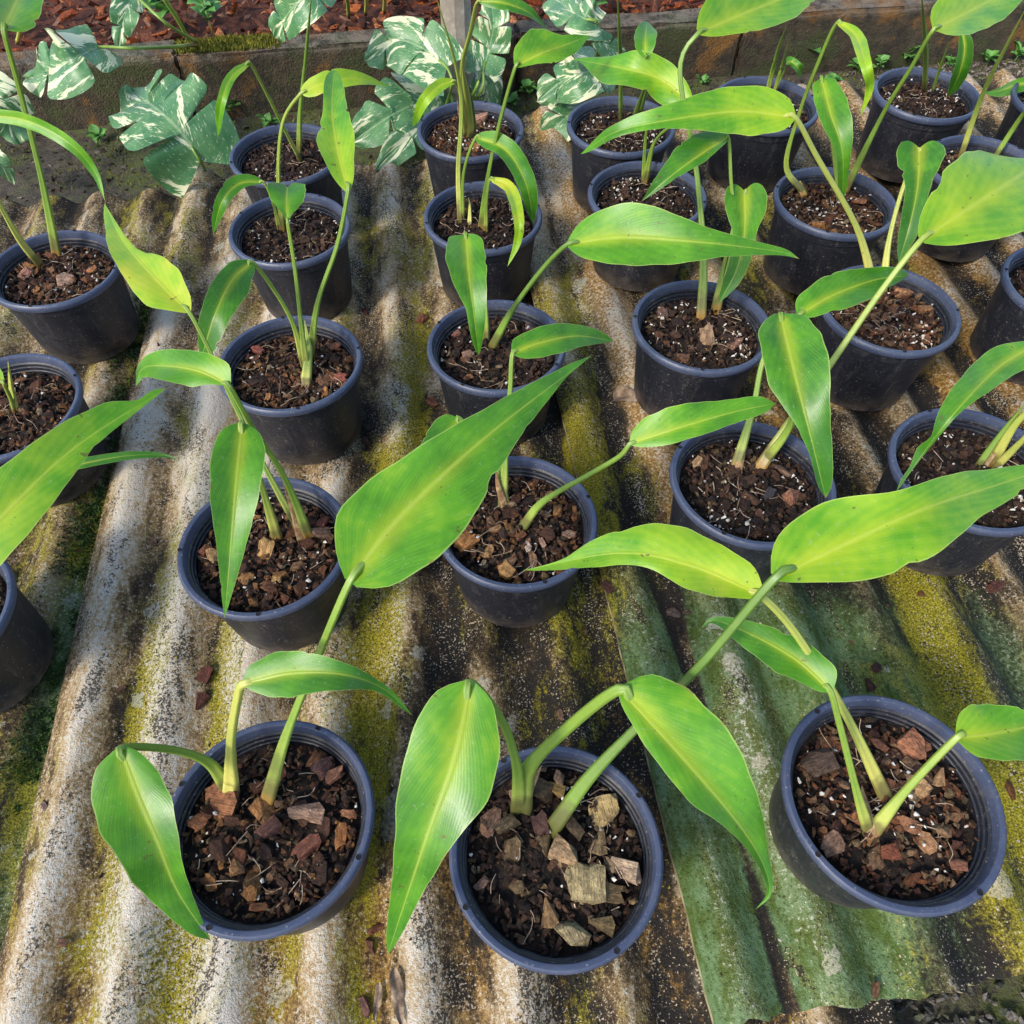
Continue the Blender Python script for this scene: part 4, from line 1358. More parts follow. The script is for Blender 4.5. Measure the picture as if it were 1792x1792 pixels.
pot('M', (845, 378), 'potted plant in fourth row middle with a yellow twisted leaf over its rim', 'dark', 28, 'few', (-1, 0), (0.0035, 0.008), [
    L([(808, 385), (812, 300)], [(833, 240), (885, 262), (920, 320), (934, 392)], (20, 18), zb=.20, dz=(.0, -.07), prof='strap', tone=.34, pr=.0020, ptone=.4),
    L([(842, 400), (852, 320), (872, 225)], [(902, 117), (945, 95), (985, 80), (1032, 62)], (34, 30), zb=.29, dz=(.01, .01), prof='broad', tone=.56, pr=.0023, ptone=.3, out=[(899,85),(925,58),(955,52),(985,63),(1010,62),(920,117),(970,112),(1005,95),(1022,75)]),
    L([(850, 405), (852, 350)], [(858, 312), (892, 330), (908, 385), (905, 425), (888, 467)], (11, 11), zb=.16, dz=(.0, -.05), prof='strap', tone=.85, pr=.0016, ptone=.5, label='twisted yellow leaf'),
], [([(805, 388), (802, 300), (806, 160), (760, -20)], .0025, .65, .36), ([(822, 392), (822, 360), (820, 345)], .0022, .9, .115, 'shoot')])
pot('N', (1133, 341), 'potted plant in fourth row, perlite speckled, wavy leaf arching to the left', 'dark', 24, 'many', (-1, 0), (0.003, 0.007), [
    L([(1128, 310), (1145, 250), (1180, 215)], [(1211, 182), (1160, 140), (1095, 120), (1002, 104)], (32, 36), zb=.25, dz=(.02, .0), prof='broad', tone=.62, pr=.0021, ptone=.35, wave=.4, out=[(1205,150),(1180,118),(1120,94),(1060,96),(1025,100),(1190,192),(1150,182),(1120,163),(1075,157),(1050,135),(1022,112)]),
], [([(1125, 312), (1130, 240), (1140, 180)], .0020, .4, .22)])
pot('O', (1464, 352), 'potted plant in fourth row right with an upright paddle leaf and white bud', 'red', 26, 'many', (-1, 0), (0.003, 0.008), [
    L([(1392, 325), (1376, 290), (1400, 195), (1440, 90)], [(1466, 38), (1497, 62), (1516, 115), (1522, 155), (1506, 204)], (12, 13), zb=.31, dz=(.0, -.05), prof='strap', tone=.78, pr=.0023, ptone=.5),
    L([(1470, 350), (1455, 240)], [(1438, 138), (1454, 200), (1474, 265), (1475, 350)], (30, 28), zb=.25, dz=(-.02, -.09), prof='droop', tone=.44, pr=.0020, fold=.3, out=[(1421,148),(1424,180),(1442,230),(1460,265),(1464,310),(1468,338),(1462,141),(1482,180),(1490,215),(1488,270),(1484,310),(1480,338)]),
    L([(1485, 325), (1545, 200), (1595, 118)], [(1633, 52), (1700, 18), (1770, -20), (1830, -60)], (46, 44), zb=.31, dz=(.0, .0), prof='broad', tone=.64, pr=.0025, ptone=.35),
], [([(1398, 332), (1397, 318), (1397, 303)], .0034, .98, .108, 'bud')])
pot('P', (498, 268), 'back row potted plant on the left with a narrow leaf folded over', 'dark', 18, 'few', (0, 0), (0.003, 0.007), [
    L([(527, 282), (500, 230), (465, 160)], [(437, 109), (405, 135), (388, 180), (381, 240)], (9, 9), zb=.27, dz=(.0, -.06), prof='strap', tone=.62, pr=.0021, ptone=.55),
], [([(523, 280), (525, 200), (536, 90), (546, -20)], .0027, .35, .36)])
pot('Q', (823, 226), 'back row potted plant in front of the grey wooden stake', 'red', 22, 'many', (0, 0), (0.003, 0.008), [
    L([(814, 238), (808, 180)], [(797, 142), (770, 150), (742, 178), (722, 222)], (11, 11), zb=.24, dz=(.0, -.05), prof='strap', tone=.72, pr=.0018, ptone=.7),
    L([(818, 238), (808, 130), (825, 50)], [(836, 2), (880, 5), (925, 22), (962, 54)], (15, 14), zb=.36, dz=(.0, -.03), prof='long', tone=.36, pr=.0026, ptone=.65),
], [([(822, 238), (818, 180), (808, 112)], .0052, .72, .25), ([(830, 228), (826, 180), (818, 150)], .0026, .15, .2, 'shoot')])
pot('R', (1087, 218), 'back row potted plant with a tall straight stalk right of the stake', 'dark', 20, 'many', (0, 0), (0.003, 0.008), [
    L([(1112, 205), (1128, 150)], [(1131, 100), (1129, 78), (1130, 58), (1133, 38)], (20, 20), zb=.28, dz=(.01, .01), prof='strap', tone=.44, pr=.0022, ptone=.3),
], [([(1087, 212), (1086, 110), (1080, -20)], .0028, .3, .36), ([(1118, 210), (1128, 170), (1135, 140)], .0024, .3, .2, 'shoot')])
pot('S', (1342, 181), 'back row potted plant with cut thin shoots, before the kerb', 'dark', 16, 'few', (0, 0), (0.003, 0.007), [
    L([(1362, 150), (1372, 125)], [(1376, 112), (1384, 108), (1396, 118), (1402, 134)], (9, 8), zb=.16, dz=(.0, -.02), tone=.45, pr=.0013, prof='strap'),
], [([(1345, 150), (1358, 100), (1376, 45)], .0026, .45, .25, 'shoot'), ([(1363, 152), (1370, 110), (1384, 62)], .0018, .45, .24, 'shoot')])
pot('T', (1624, 163), 'back row potted plant at far right with white perlite and a dark strap leaf', 'dark', 20, 'many', (0, 0), (0.003, 0.007), [
    L([(1660, 170), (1678, 110)], [(1683, 52), (1688, 85), (1680, 125), (1661, 168)], (15, 13), zb=.24, dz=(-.03, -.08), tone=.25, pr=.0018, prof='strap', fold=.4),
], [([(1618, 160), (1620, 90), (1612, -20)], .0029, .45, .35), ([(1632, 162), (1645, 120), (1662, 72)], .0022, .4, .2, 'shoot')])
pot('U', (1727, 293), 'potted plant behind the large pale leaf at right, two slanting stalks', 'dark', 18, 'few', (0, 0), (0.003, 0.008), [],
    [([(1680, 278), (1722, 160), (1800, 5)], .0027, .6, .32), ([(1752, 262), (1790, 200), (1850, 120)], .0025, .3, .26)])
pot('V', (1884, 502), 'potted plant mostly cut off by the right edge beside the big leaf', 'dark', 12, 'few')
pot('Z', (1872, 176), 'dark potted plant cut off at the top right corner', 'dark', 10, 'few', leaves=[
    L([(1850, 180), (1830, 160)], [(1812, 140), (1775, 150), (1745, 160), (1715, 163)], (16, 9), zb=.13, dz=(-.02, -.04), tone=.4, prof='broad', pr=.0016)])
pot('W', (92, 470), 'potted plant at upper left with tall ribbed stalks and red bark', 'red', 34, 'few', (-1, 2), (0.0035, 0.009), [
    L([(100, 448), (72, 310), (35, 160)], [(6, 52), (24, 15), (40, -25), (48, -70)], (56, 52), zb=.33, dz=(.0, .0), prof='broad', tone=.55, pr=.0030, ptone=.35),
    L([(72, 465), (35, 420), (-10, 340), (-60, 240)], [(-60, 200), (40, 210), (120, 250), (165, 300), (184, 352)], (13, 12), zb=.29, dz=(.0, -.06), prof='strap', tone=.62, pr=.0026, ptone=.75, roll=30),
])
pot('X', (5, 712), 'potted plant at left edge with a pale young spike, under the long leaf', 'red', 28, 'few', (-1, 1), (0.0035, 0.008), [
    L([(25, 715), (15, 690)], [(5, 670), (-15, 640), (-40, 620), (-70, 605)], (10, 10), zb=.14, dz=(.01, .02), tone=.6, prof='strap', pr=.0022),
], [([(28, 718), (20, 680), (14, 632)], .0024, .8, .15, 'shoot')])
pot('Y', (-150, 1085), 'potted plant cut off by the left edge, long lime leaf stretching right', 'dark', 20, 'few', (-2, 1), (0.0035, 0.008), [
    L([(-140, 1060), (-130, 1030)], [(-110, 1020), (0, 908), (130, 785), (292, 679)], (66, 66), zb=.27, dz=(.02, .01), prof='long', tone=.66, pr=.0028, fold=.15, out=[(-110,930),(-60,860),(0,820),(60,780),(130,732),(200,696),(260,680),(-80,1040),(-30,1020),(0,1000),(60,925),(110,855),(180,768),(250,703)]),
    L([(-120, 1060), (-60, 950), (0, 870)], [(60, 838), (130, 815), (220, 798), (285, 797), (313, 806)], (9, 9), zb=.17, dz=(.0, -.02), prof='strap', tone=.30, pr=.0018),
])
# dried husks round a few stalk bases
for key, pts_, pr_, z_ in (('D', [(526, 940), (512, 890), (492, 830)], .0028, .16), ('C', [(1524, 1462), (1516, 1420), (1508, 1375)], .0036, .125), ('E', [(882, 882), (872, 850), (868, 822)], .003, .125),
                           ('B', [(916, 1405), (930, 1372), (948, 1340)], .0034, .122), ('F', [(1292, 822), (1300, 790), (1306, 765)], .003, .12), ('K', [(1533, 508), (1520, 470), (1512, 440)], .0028, .13),
                           ('G', [(1722, 815), (1750, 775), (1772, 735)], .0026, .15), ('Q', [(820, 238), (806, 205), (800, 170)], .003, .17)):
    add_stalk(*PLANTS[key], pts_, pr_, .5, z_, 'husk', M['husk'])
# ------------------------------------------------------------------ variegated plants round the kerb
def monstera_leaf(root, pet, mid, w, zs, seed, slits=4, wave=.26, roll=0, cup=.34, zp=None):
    """pinnate leaf: half width along the midrib cut by slits that run along the side veins"""
    r = random.Random(seed)
    inv = root.matrix_world.inverted()
    pts = [at(q[0], q[1], z) for q, z in zip(mid, zs)]
    n = 110
    path = spline(pts, n)
    T = tangents(path)
    prof = [(0, .70), (.05, .86), (.14, .98), (.28, 1), (.45, .93), (.62, .76), (.78, .52), (.9, .28), (1, 0)]
    slits = max(1, min(slits, 3))
    cuts = {}
    for side in (1, -1):
        c = []
        for k in range(slits):
            s = .16 + .64 * (k + r.uniform(.15, .85)) / slits
            c.append((s, r.uniform(.010, .020), r.uniform(.10, .35)))
        cuts[side] = c
    nv = 7
    V, U, F = [], [], []
    for i, (p, t) in enumerate(zip(path, T)):
        s = i / (n - 1)
        n0 = ((CL - p).normalized().lerp(UP, .3)).normalized()
        N = n0 - t * n0.dot(t)
        if N.length < .15: N = UP - t * UP.dot(t)
        N.normalize()
        if roll: N = Matrix.Rotation(math.radians(roll), 3, t) @ N
        SL = N.cross(t).normalized()
        ppm = max(.6 * FPX / (p - CL).length, (px(p + SL * 1e-4) - px(p - SL * 1e-4)).length / 2e-4)
        f = interp(prof, s)
        for k in range(-nv, nv + 1):
            v = k / nv; a = abs(v); sd = 1 if v >= 0 else -1
            g = f
            for cs, cw, cd in cuts[sd]:
                d = abs(s - cs)
                if cw <= d < 3 * cw:                       # rounded lobe ends
                    g = min(g, f * (1 - .15 * (1 - (d - cw) / (2 * cw)) ** 2))
                if d < cw:
                    g = min(g, f * (cd + (.85 - cd) * (d / cw) ** 2.2))
            ww = 1.05 * (w[0] if v >= 0 else w[1]) / ppm
            x = ww * g * a
            sweep = ww * g * a * (0.55 * s * 1.4 - 0.62 * max(0, 1 - s / .22))    # basal lobes reach back, others forward
            und = wave * ww * a * a * math.sin(s * 17 + seed + 2 * (v > 0)) * .5
            V.append(p + SL * (x * sd) + t * sweep + N * (cup * ww * a * (1 - a * .8) + und))
            U.append((s, .5 + .5 * v * g / max(f, 1e-3)))
    m = 2 * nv + 1
    for i in range(n - 1):
        for k in range(m - 1):
            F.append((i * m + k, i * m + k + 1, (i + 1) * m + k + 1, (i + 1) * m + k))
    leaf = mesh_obj('leaf', [inv @ q for q in V], F, M['monstera'], root, True, U)
    leaf.color = (.4, 0, 0, 1)
    if pet:
        pp = [at(q[0], q[1], z) for q, z in zip(pet, zp)] + [pts[0], path[12]]
        Vt, Ft, Ut = tube(spline(pp, 22), lambda s: .0026 * (1.2 - .5 * s), 8)
        o = mesh_obj('petiole', [inv @ q for q in Vt], Ft, M['petiole'], leaf, True, Ut)
        o.color = (.45, 0, 0, 1)
    return leaf


def monstera(base, label):
    root = empty('variegated_plant', base)
    bpy.context.view_layer.update()
    return tag(root, label, 'plant', 'cream speckled split leaf plants along the kerb')


KZ = KH
ml = monstera(at(345, 76, KZ), 'variegated split leaf plant trailing over the kerb at upper left')
monstera_leaf(ml, [(343, 78), (300, 82), (235, 84)], [(172, 82), (128, 104), (90, 122), (52, 140)], (58, 62), (.135, .145, .12, .08), 3, 3, zp=(KZ + .01, KZ + .03, .14))
monstera_leaf(ml, [(345, 74), (290, 40)], [(232, -12), (220, 25), (212, 55), (208, 84)], (26, 30), (.17, .16, .14, .12), 5, 2, zp=(KZ + .01, .15))
mx = monstera(at(-70, 260, GZ), 'variegated split leaf plant cut off by the left edge below the kerb')
monstera_leaf(mx, [(-70, 262), (-50, 215)], [(-30, 165), (-5, 185), (15, 215), (35, 252)], (50, 36), (.10, .09, .06, .03), 11, 3, zp=(GZ, .05))
monstera_leaf(mx, [(-72, 262), (-60, 270)], [(-40, 262), (-15, 275), (8, 295), (24, 322)], (22, 22), (.04, .05, .035, .01), 14, 2, zp=(GZ, .02))
mm = monstera(at(372, 318, GZ), 'variegated split leaf plant behind the sheet edge, dark speckled fan leaf')
monstera_leaf(mm, [(372, 316), (360, 300)], [(350, 282), (322, 238), (285, 200), (232, 158)], (84, 84), (.035, .07, .09, .08), 21, 3, zp=(GZ, -.01), cup=.15)
mt = monstera(at(560, 20, KZ), 'variegated split leaf plant at the top, growing in the red mulch')
monstera_leaf(mt, [(560, 22), (566, -10)], [(556, -30), (528, -2), (500, 30), (482, 66)], (46, 50), (.20, .20, .17, .13), 31, 2, zp=(KZ, .17))
ms = monstera(at(770, 215, GZ), 'large variegated split leaf plant climbing round the wooden stake')
monstera_leaf(ms, [(772, 212), (790, 150)], [(782, 118), (735, 82), (690, 72), (640, 108)], (58, 46), (.095, .11, .11, .08), 41, 2, zp=(GZ, .08))
monstera_leaf(ms, [(775, 215), (792, 185)], [(785, 160), (735, 178), (680, 205), (612, 252)], (66, 66), (.0, .03, .03, .0), 43, 3, zp=(GZ, .03))
monstera_leaf(ms, [(775, 218), (790, 200)], [(778, 185), (742, 215), (705, 250), (655, 300)], (46, 40), (-.01, .015, .015, -.01), 45, 3, zp=(GZ, .02))
monstera_leaf(ms, [(800, 200), (842, 160)], [(846, 122), (858, 78), (864, 40), (858, -5)], (34, 34), (.075, .10, .13, .15), 47, 2, zp=(GZ, .05))
monstera_leaf(ms, [(805, 205), (835, 150)], [(840, 118), (850, 150), (852, 178), (846, 205)], (30, 26), (.03, .02, .0, -.02), 49, 1, zp=(GZ, .06))
mr = monstera(at(1000, 190, GZ), 'variegated split leaf plant under the pale leaves right of the stake')
monstera_leaf(mr, [(1000, 190), (1020, 165)], [(1046, 122), (1012, 130), (980, 145), (940, 178)], (48, 46), (.07, .09, .07, .04), 51, 2, zp=(GZ, .0))
monstera_leaf(mr, [(1000, 192), (1012, 185)], [(1022, 178), (998, 198), (975, 220), (945, 250)], (44, 40), (.02, .03, .02, -.01), 53, 1, zp=(GZ, -.01))
monstera_leaf(mr, [(1005, 190), (1040, 110)], [(1046, 42), (1018, 30), (985, 8), (950, -25)], (36, 34), (.18, .19, .18, .17), 55, 2, zp=(GZ, .08))
monstera_leaf(mr, [(1008, 190), (1060, 120)], [(1046, 68), (1062, 80), (1078, 92), (1096, 108)], (20, 20), (.14, .13, .12, .10), 57, 1, zp=(GZ, .06))

# ------------------------------------------------------------------ wooden stake
a = at(808, 226, GZ - .02); b = Vector((a.x + 0.004, a.y + 0.018, .55))
sk = []
for i in range(15):
    p = a.lerp(b, i / 14)
    sk.append(p + Vector((rnd.gauss(0, .0005), rnd.gauss(0, .0005), 0)))
V, F, U = tube(sk, lambda s: .0262 - .002 * s, 10)
o = mesh_obj('wooden_stake', V, F, M['wood'], None, False, U)
tag(o, 'thick grey wooden stake standing behind the back row pots', 'stake')


# ------------------------------------------------------------------ weeds
def leaflet(L, W, seed):
    r = random.Random(seed)
    V, F = [], []
    for i in range(7):
        s = i / 6
        w = W * math.sin(math.pi * min(1, s ** .75)) + 1e-4
        for k in (-1, -.5, 0, .5, 1):
            V.append((L * s, w * k, .18 * L * math.sin(s * 2.4) + .25 * w * abs(k)))
    for i in range(6):
        for k in range(4):
            F.append((i * 5 + k, i * 5 + k + 1, (i + 1) * 5 + k + 1, (i + 1) * 5 + k))
    me = bpy.data.meshes.new('leaf'); me.from_pydata(V, [], F)
    me.polygons.foreach_set('use_smooth', [True] * len(me.polygons)); me.materials.append(M['weed'])
    return me


LEAFLETS = [leaflet(1, .32, 1), leaflet(1, .42, 2), leaflet(1, .24, 3)]


def weed(x, y, z, n, size, label, h=.02, group='small weeds growing along the kerb'):
    size *= 1.9; n = int(n * 1.3)
    y += 6
    p = at(x, y, z)
    root = empty('weed', p)
    tag(root, label, 'weed', group)
    r = random.Random(x * 7 + y)
    V, F, U = tube([Vector((0, 0, -.01)), Vector((.002, 0, h * .5)), Vector((0, .003, h))], .0009, 5)
    mesh_obj('stem', V, F, M['weed'], root)
    for i in range(n):
        o = link('leaf', r.choice(LEAFLETS), root)
        s = size * r.uniform(.6, 1.1)
        o.scale = (s, s, s)
        t = r.uniform(.3, 1)
        o.location = (0, 0, h * t)
        o.rotation_euler = (r.gauss(0, .2), r.uniform(-.7, .15), i * 2.4 + r.uniform(-.4, .4))


weed(290, 45, KZ, 16, .022, 'bushiest green weed in the mulch at upper left', .05)
weed(372, 55, KZ, 12, .017, 'upright small leaved weed in the mulch above the mossy kerb', .05)
weed(325, 15, KZ, 10, .018, 'weed half hidden at the top edge, upper left', .04)
weed(175, 243, GZ, 9, .011, 'tiny seedling on the bare soil above the pale sheet edge', .012)
weed(412, 198, GZ, 10, .015, 'bright green weed beside the folded leaf left of the back row', .02)
weed(455, 190, GZ, 6, .012, 'two leaved sprout at the kerb foot left of the back row pot', .02)
weed(470, 215, GZ, 7, .011, 'low sprig touching the back left pot rim', .012)
weed(1405, 96, GZ + .02, 7, .024, 'four leaved weed against the kerb behind the back row', .03)
weed(1580, 108, GZ, 9, .015, 'leafy weed at the kerb foot left of the far right pot', .025)
weed(1500, 125, GZ, 9, .014, 'weed at the kerb foot near the hanging yellow leaf', .02)
weed(1535, 118, GZ, 7, .012, 'small weed between two others at the kerb foot', .02)
weed(1725, 108, GZ, 9, .014, 'weed sprouting from the grey gravel at upper right', .015)
weed(1775, 100, GZ, 7, .014, 'weed at the right edge on the grey gravel', .015)
weed(925, 165, GZ, 12, .013, 'dark weed patch right of the stake', .02)
weed(895, 185, GZ, 10, .012, 'creeping weed behind the pot by the stake', .015)
weed(1160, 140, GZ, 8, .013, 'weed behind the tall straight stalk', .015)
for wx, wy, wl in ((210, 226, 'tiny seedling below the speckled leaf at the kerb foot, upper left'), (388, 206, 'tiny seedling right of the dark speckled fan leaf'),
                   (585, 190, 'tiny seedling behind the back left pot'), (700, 168, 'tiny seedling under the split leaves left of the stake'),
                   (985, 172, 'tiny seedling under the split leaves right of the stake'), (1225, 145, 'tiny seedling left of the pot with cut shoots'),
                   (1455, 140, 'tiny seedling right of the pot with cut shoots'), (1660, 112, 'tiny seedling behind the far right pot')):
    weed(wx, wy, GZ, 6, .010, wl, .012)
weed(1040, 20, KZ, 8, .02, 'weed in the mulch right of the stake at the top', .04)

# yellow cut stems standing in the mulch
for i, (x, y, x1, y1, lab) in enumerate(((30, 75, 34, 20, 'short yellow stem in the mulch at upper left corner'), (640, 25, 636, -30, 'thin yellow stem in the mulch left of the stake'),
                                         (672, 22, 668, -30, 'thicker yellow stem beside the thin one left of the stake'), (335, 80, 282, -10, 'leaning yellow green stem over the kerb moss'),
                                         (610, 30, 600, -25, 'dark thin stem in the mulch above the kerb'))):
    p0, p1 = at(x, y, KZ - .01), at(x1, y1, KZ + .09)
    V, F, U = tube(spline([p0, p0.lerp(p1, .5) + Vector((.003, 0, 0)), p1], 10), .0035, 8)
    o = mesh_obj('stem', V, F, M['petiole'], None, True, U)
    o.color = (.75 if i < 3 else .5, 0, 0, 1)
    tag(o, lab, 'stem', 'bare stems in the mulch bed')


# ------------------------------------------------------------------ moss, gravel, litter
def blades(name, pts, mat, h, label, cat):
    V, F = [], []
    for p in pts:
        a = rnd.uniform(0, 6.28); hh = h * rnd.uniform(.5, 1.3); w = hh * .30
        d = Vector((math.cos(a), math.sin(a), 0)); l = Vector((rnd.gauss(0, .45), rnd.gauss(0, .45), 1)) * hh
        i = len(V)
        V += [p - d * w, p + d * w, p + l]
        F.append((i, i + 1, i + 2))
    o = mesh_obj(name, V, F, mat, None, False)
    return tag(o, label, cat, kind='stuff')


pts = []
for i in range(17000):                                     # gutter beside the pale sheet
    v = rnd.uniform(-.5, .62); u = -.047 + rnd.gauss(0, .012)
    if u > -.032: continue
    x = S_left.o.x + u * S_left.c - v * S_left.s; y = S_left.o.y + u * S_left.s + v * S_left.c
    if float(fbm(np.array(x * 40 + 50), np.array(y * 18 + 50), 15)) < .44: continue
    pts.append(Vector((x, y, S_left.height(x, y) - .0005)))
blades('moss', pts, M['mossgreen'], .0036, 'dark green moss filling the gutter along the pale sheet', 'moss')
pts = []
for i in range(80000):                                     # yellow cushions on ridges
    sh = rnd.choice((S_mid, S_mid, S_right))
    u = rnd.uniform(sh.u0 + .004, min(sh.u1, .55)); v = rnd.uniform(-.4, sh.v1 - .02)
    if sh is S_right and v < sh.v0 + .01: continue
    x = sh.o.x + u * sh.c - v * sh.s; y = sh.o.y + u * sh.s + v * sh.c
    if sh is S_mid and S_right.inside(x, y): continue
    f = float(fbm(np.array(u * 22 + 7), np.array(v * 7 + 3), 41))
    k = blob(x, y, -.115, .45, .03, .3) * .22 + blob(x, y, -.33, .25, .05, .16) * .2 + (blob(x, y, .41, .1, .05, .2) * .18 if sh is S_right else 0)
    if f + k + rnd.gauss(0, .03) < .645: continue
    pts.append(Vector((x, y, sh.height(x, y) - .0005)))
blades('moss', pts, M['mossyellow'], .0028, 'short yellow green moss on the sheet ridges', 'moss')
pts = []
for i in range(5000):
    t = rnd.gauss((at(400, 84, KZ) - KA).dot(kd), .05); n_ = rnd.uniform(.004, KT - .004)
    if abs(t - (at(400, 84, KZ) - KA).dot(kd)) > .09: continue
    p = KA + kd * t + kn * n_
    pts.append(Vector((p.x, p.y, KH + rnd.uniform(-.002, .003))))
blades('moss', pts, M['mossyellow'], .006, 'moss cushion on the kerb top at upper left', 'moss')

pts = []
for i in range(30000):                                     # moss on the soil strip
    x = rnd.uniform(-1.1, 1.3); y = rnd.uniform(.98, 1.6)
    if (Vector((x, y, 0)) - KA).dot(kn) > -.003 or top(x, y) > GZ: continue
    if float(fbm(np.array(x * 16 + 50), np.array(y * 16 + 50), 18)) + rnd.gauss(0, .05) < .47: continue
    pts.append(Vector((x, y, gz(x, y) - .0005)))
blades('moss', pts, M['mossyellow'], .0045, 'patchy moss on the soil strip at the kerb foot', 'moss')

STONEPAL = [(.10, .10, .085), (.16, .15, .13), (.22, .20, .17), (.07, .075, .06), (.11, .125, .08), (.28, .25, .22)]
items = []
for i in range(5200):                                      # gravel in front of the right sheet
    u = rnd.uniform(-.1, .95); v = S_right.v0 - rnd.uniform(-.05, .26)
    x = S_right.o.x + u * S_right.c - v * S_right.s; y = S_right.o.y + u * S_right.s + v * S_right.c
    if x < .17: continue
    s = rnd.uniform(.0022, .0062)
    items.append(((x, y, gz(x, y) + s * .3 + rnd.uniform(0, .006)), s, (1, rnd.uniform(.6, 1), rnd.uniform(.5, .9)), rot_rand(rnd, .5), pick(rnd, STONEPAL)))
tag(scatter_mesh('gravel', items, M['stone'], None, ROUND + HV), 'small dark grey gravel below the near edge of the green sheet', 'gravel', kind='stuff')
items = []
GP = [(.22, .19, .16), (.32, .28, .24), (.15, .13, .11), (.26, .22, .20)]
for i in range(1500):
    p = at(rnd.gauss(1730, 130), rnd.gauss(140, 42), GZ)
    if (p - KA).dot(kn) > -.006: continue
    s = rnd.uniform(.0025, .006)
    items.append(((p.x, p.y, gz(p.x, p.y) + s * .3 + rnd.uniform(0, .003)), s, (1, rnd.uniform(.6, 1), rnd.uniform(.5, .9)), rot_rand(rnd, .5), pick(rnd, GP)))
tag(scatter_mesh('gravel', items, M['stone']), 'pale grey gravel patch by the kerb at upper right', 'gravel', kind='stuff')
items = []
for i in range(5000):                                      # crumbs on the strip of soil by the kerb
    x = rnd.uniform(-1.2, 1.5); y = rnd.uniform(.9, 1.65)
    if top(x, y) > GZ or (Vector((x, y, 0)) - KA).dot(kn) > -.004: continue
    s = rnd.choice((.0015, .0025, .004, .006)) * rnd.uniform(.7, 1.2)
    items.append(((x, y, gz(x, y) + s * .2), s, (1, rnd.uniform(.5, 1), rnd.uniform(.4, .8)), rot_rand(rnd, .5), pick(rnd, PAL['dark'] + STONEPAL[:3] + [(.05, .08, .02)])))
tag(scatter_mesh('soil_crumbs', items, M['stone']), 'crumbs and grit on the soil strip at the kerb foot', 'soil', kind='stuff')

items = []
for i in range(900):                                       # crumbs fallen on the sheets, mostly in the troughs
    sh = rnd.choice(SHEETS)
    u = rnd.uniform(sh.u0, sh.u1); v = rnd.uniform(max(sh.v0, -.4), sh.v1 - .01)
    if rnd.random() < .75:
        u = (math.floor(u / PITCHW) + .5 + rnd.gauss(0, .14)) * PITCHW
    if not sh.u0 + .006 < u < sh.u1: continue
    x = sh.o.x + u * sh.c - v * sh.s; y = sh.o.y + u * sh.s + v * sh.c
    if not -1 < x < 1.1 or abs(top(x, y) - sh.height(x, y)) > 1e-4: continue
    s = rnd.choice((.0009, .0012, .0018, .0028)) * rnd.uniform(.7, 1.3)
    tint = (.62, .58, .5) if rnd.random() < .36 else pick(rnd, PAL['red'] + PAL['dark'])
    if tint[0] > .6: s *= .75
    items.append(((x, y, sh.height(x, y) + s * .3), s, (1, rnd.uniform(.5, 1), rnd.uniform(.4, .8)), rot_rand(rnd, .4), tint))
tag(scatter_mesh('litter', items, M['crumb']), 'fine bark crumbs and white grit scattered over the sheets', 'litter', kind='stuff')

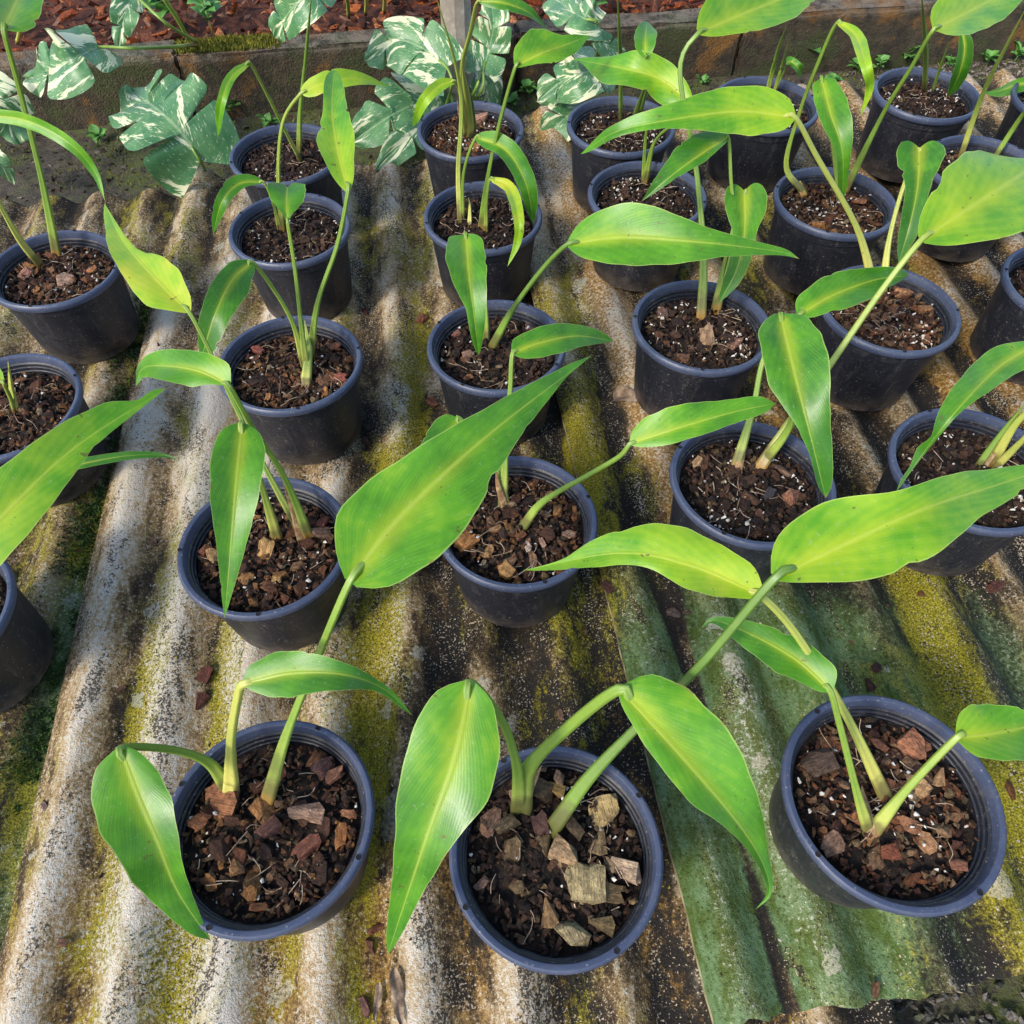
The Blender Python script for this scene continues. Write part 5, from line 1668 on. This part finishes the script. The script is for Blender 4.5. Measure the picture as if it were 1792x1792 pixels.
LIT = [  # larger bark pieces lying on the sheets: pixel, half size in px, tint, label
    (360, 1183, 17, (.13, .045, .03), 'red brown bark piece with fibres left of the front left pot'),
    (350, 1225, 16, (.14, .05, .035), 'lower of two bark pieces in the groove left of the front left pot'),
    (1178, 1073, 13, (.17, .13, .11), 'grey pebble like bark piece under the spotted leaf'),
    (1203, 1072, 9, (.16, .12, .08), 'smaller grey piece touching the pebble under the spotted leaf'),
    (1533, 1168, 12, (.11, .05, .035), 'square bark piece above the front right pot'),
    (1525, 1200, 13, (.09, .045, .03), 'bark piece touching the front right pot rim'),
    (660, 1625, 18, (.24, .09, .04), 'orange bark piece beside the hanging leaf tip at bottom'),
    (648, 1655, 14, (.20, .09, .05), 'lower orange bark piece beside the hanging leaf tip'),
    (640, 1760, 20, (.20, .10, .08), 'pinkish bark piece at the bottom edge'),
    (738, 560, 14, (.24, .09, .05), 'brick red bark chip left of the third row middle pot'),
    (640, 545, 10, (.09, .03, .025), 'dark red chip right of the third row left pot'),
    (755, 705, 16, (.26, .10, .05), 'long orange chip left of the middle pots'),
    (1060, 1042, 15, (.10, .045, .035), 'dark bark piece right of the middle pot'),
    (650, 750, 16, (.05, .03, .025), 'dark curled piece right of the third row left pot'),
    (640, 775, 13, (.12, .06, .045), 'brown piece below the dark curled one'),
    (1740, 1027, 15, (.13, .05, .035), 'bark piece under the pot at the right edge'),
    (1612, 1040, 10, (.24, .10, .04), 'orange chip on the ochre ridge at right'),
    (1530, 1735, 17, (.22, .12, .06), 'orange splinter on the near edge of the green sheet'),
    (1765, 1380, 18, (.20, .08, .03), 'rusty fibrous piece right of the front right pot'),
    (20, 1015, 15, (.10, .045, .035), 'dark bark piece at left edge by the cut off pot'),
    (270, 950, 10, (.24, .13, .10), 'pinkish chip on the pale ridge at left'),
    (215, 1205, 10, (.17, .09, .06), 'brown chip on the pale ridge lower left'),
    (110, 1650, 12, (.24, .13, .08), 'brown chip on the pale ridge near the bottom left'),
    (80, 1410, 12, (.20, .14, .11), 'grey pink chip on the pale ridge left of the hanging leaf'),
    (1010, 1540, 0, (.2, .1, .05), ''),
    (735, 1000, 9, (.16, .1, .06), 'small chip below the tip of the middle pot'),
    (980, 1250, 12, (.22, .13, .08), 'chip among white grit above the front middle pot'),
    (1160, 905, 12, (.20, .12, .05), 'ochre chip left of the pot with the dark hanging leaf'),
    (445, 1215, 0, (.2, .1, .05), ''),
    (1290, 615, 0, (.2, .1, .05), ''),
]
for x, y, s, tint, lab in LIT:
    if not s: continue
    z = 0
    for _ in range(6):
        p = at(x, y, z); z = top(p.x, p.y)
    m = s / (FPX / (p - CL).dot(CF))
    r = random.Random(x)
    o = add_chip(None, (p.x, p.y, z + m * .25), m, tint, r, .15, CHIPS[(x * 3 + y) % len(CHIPS)])
    tag(o, lab, 'bark chip', 'larger bark pieces lying on the sheets')


def dry_leaf(x0, y0, x1, y1, w, label, seed):
    z = 0
    A, B = None, None
    for _ in range(4):
        A = at(x0, y0, z); z = top(A.x, A.y) + .004
    B = at(x1, y1, z)
    r = random.Random(seed)
    pts = [A.lerp(B, t) for t in np.linspace(0, 1, 6)]
    pts = [Vector((p.x + r.gauss(0, .001), p.y + r.gauss(0, .001), top(p.x, p.y) + .0035 + r.random() * .003)) for p in pts]
    V, F, U = blade(spline(pts, 20), w, w, PROF['strap'], .7, .6, 0, seed, nv=4)
    tag(mesh_obj('dry_leaf', V, F, M['dry'], None, True, U), label, 'dead leaf', 'dead leaves on the sheets')


dry_leaf(690, 1695, 702, 1800, 11, 'grey shrivelled leaf at the bottom below the hanging tip', 4)
dry_leaf(1072, 690, 1118, 715, 15, 'crumpled grey dead leaf left of the third row pot', 6)
dry_leaf(1600, 830, 1562, 845, 12, 'pale dead scrap beside the right edge pot', 8)
dry_leaf(665, 1720, 655, 1790, 7, 'thin brown dead leaf beside the shrivelled one', 9)
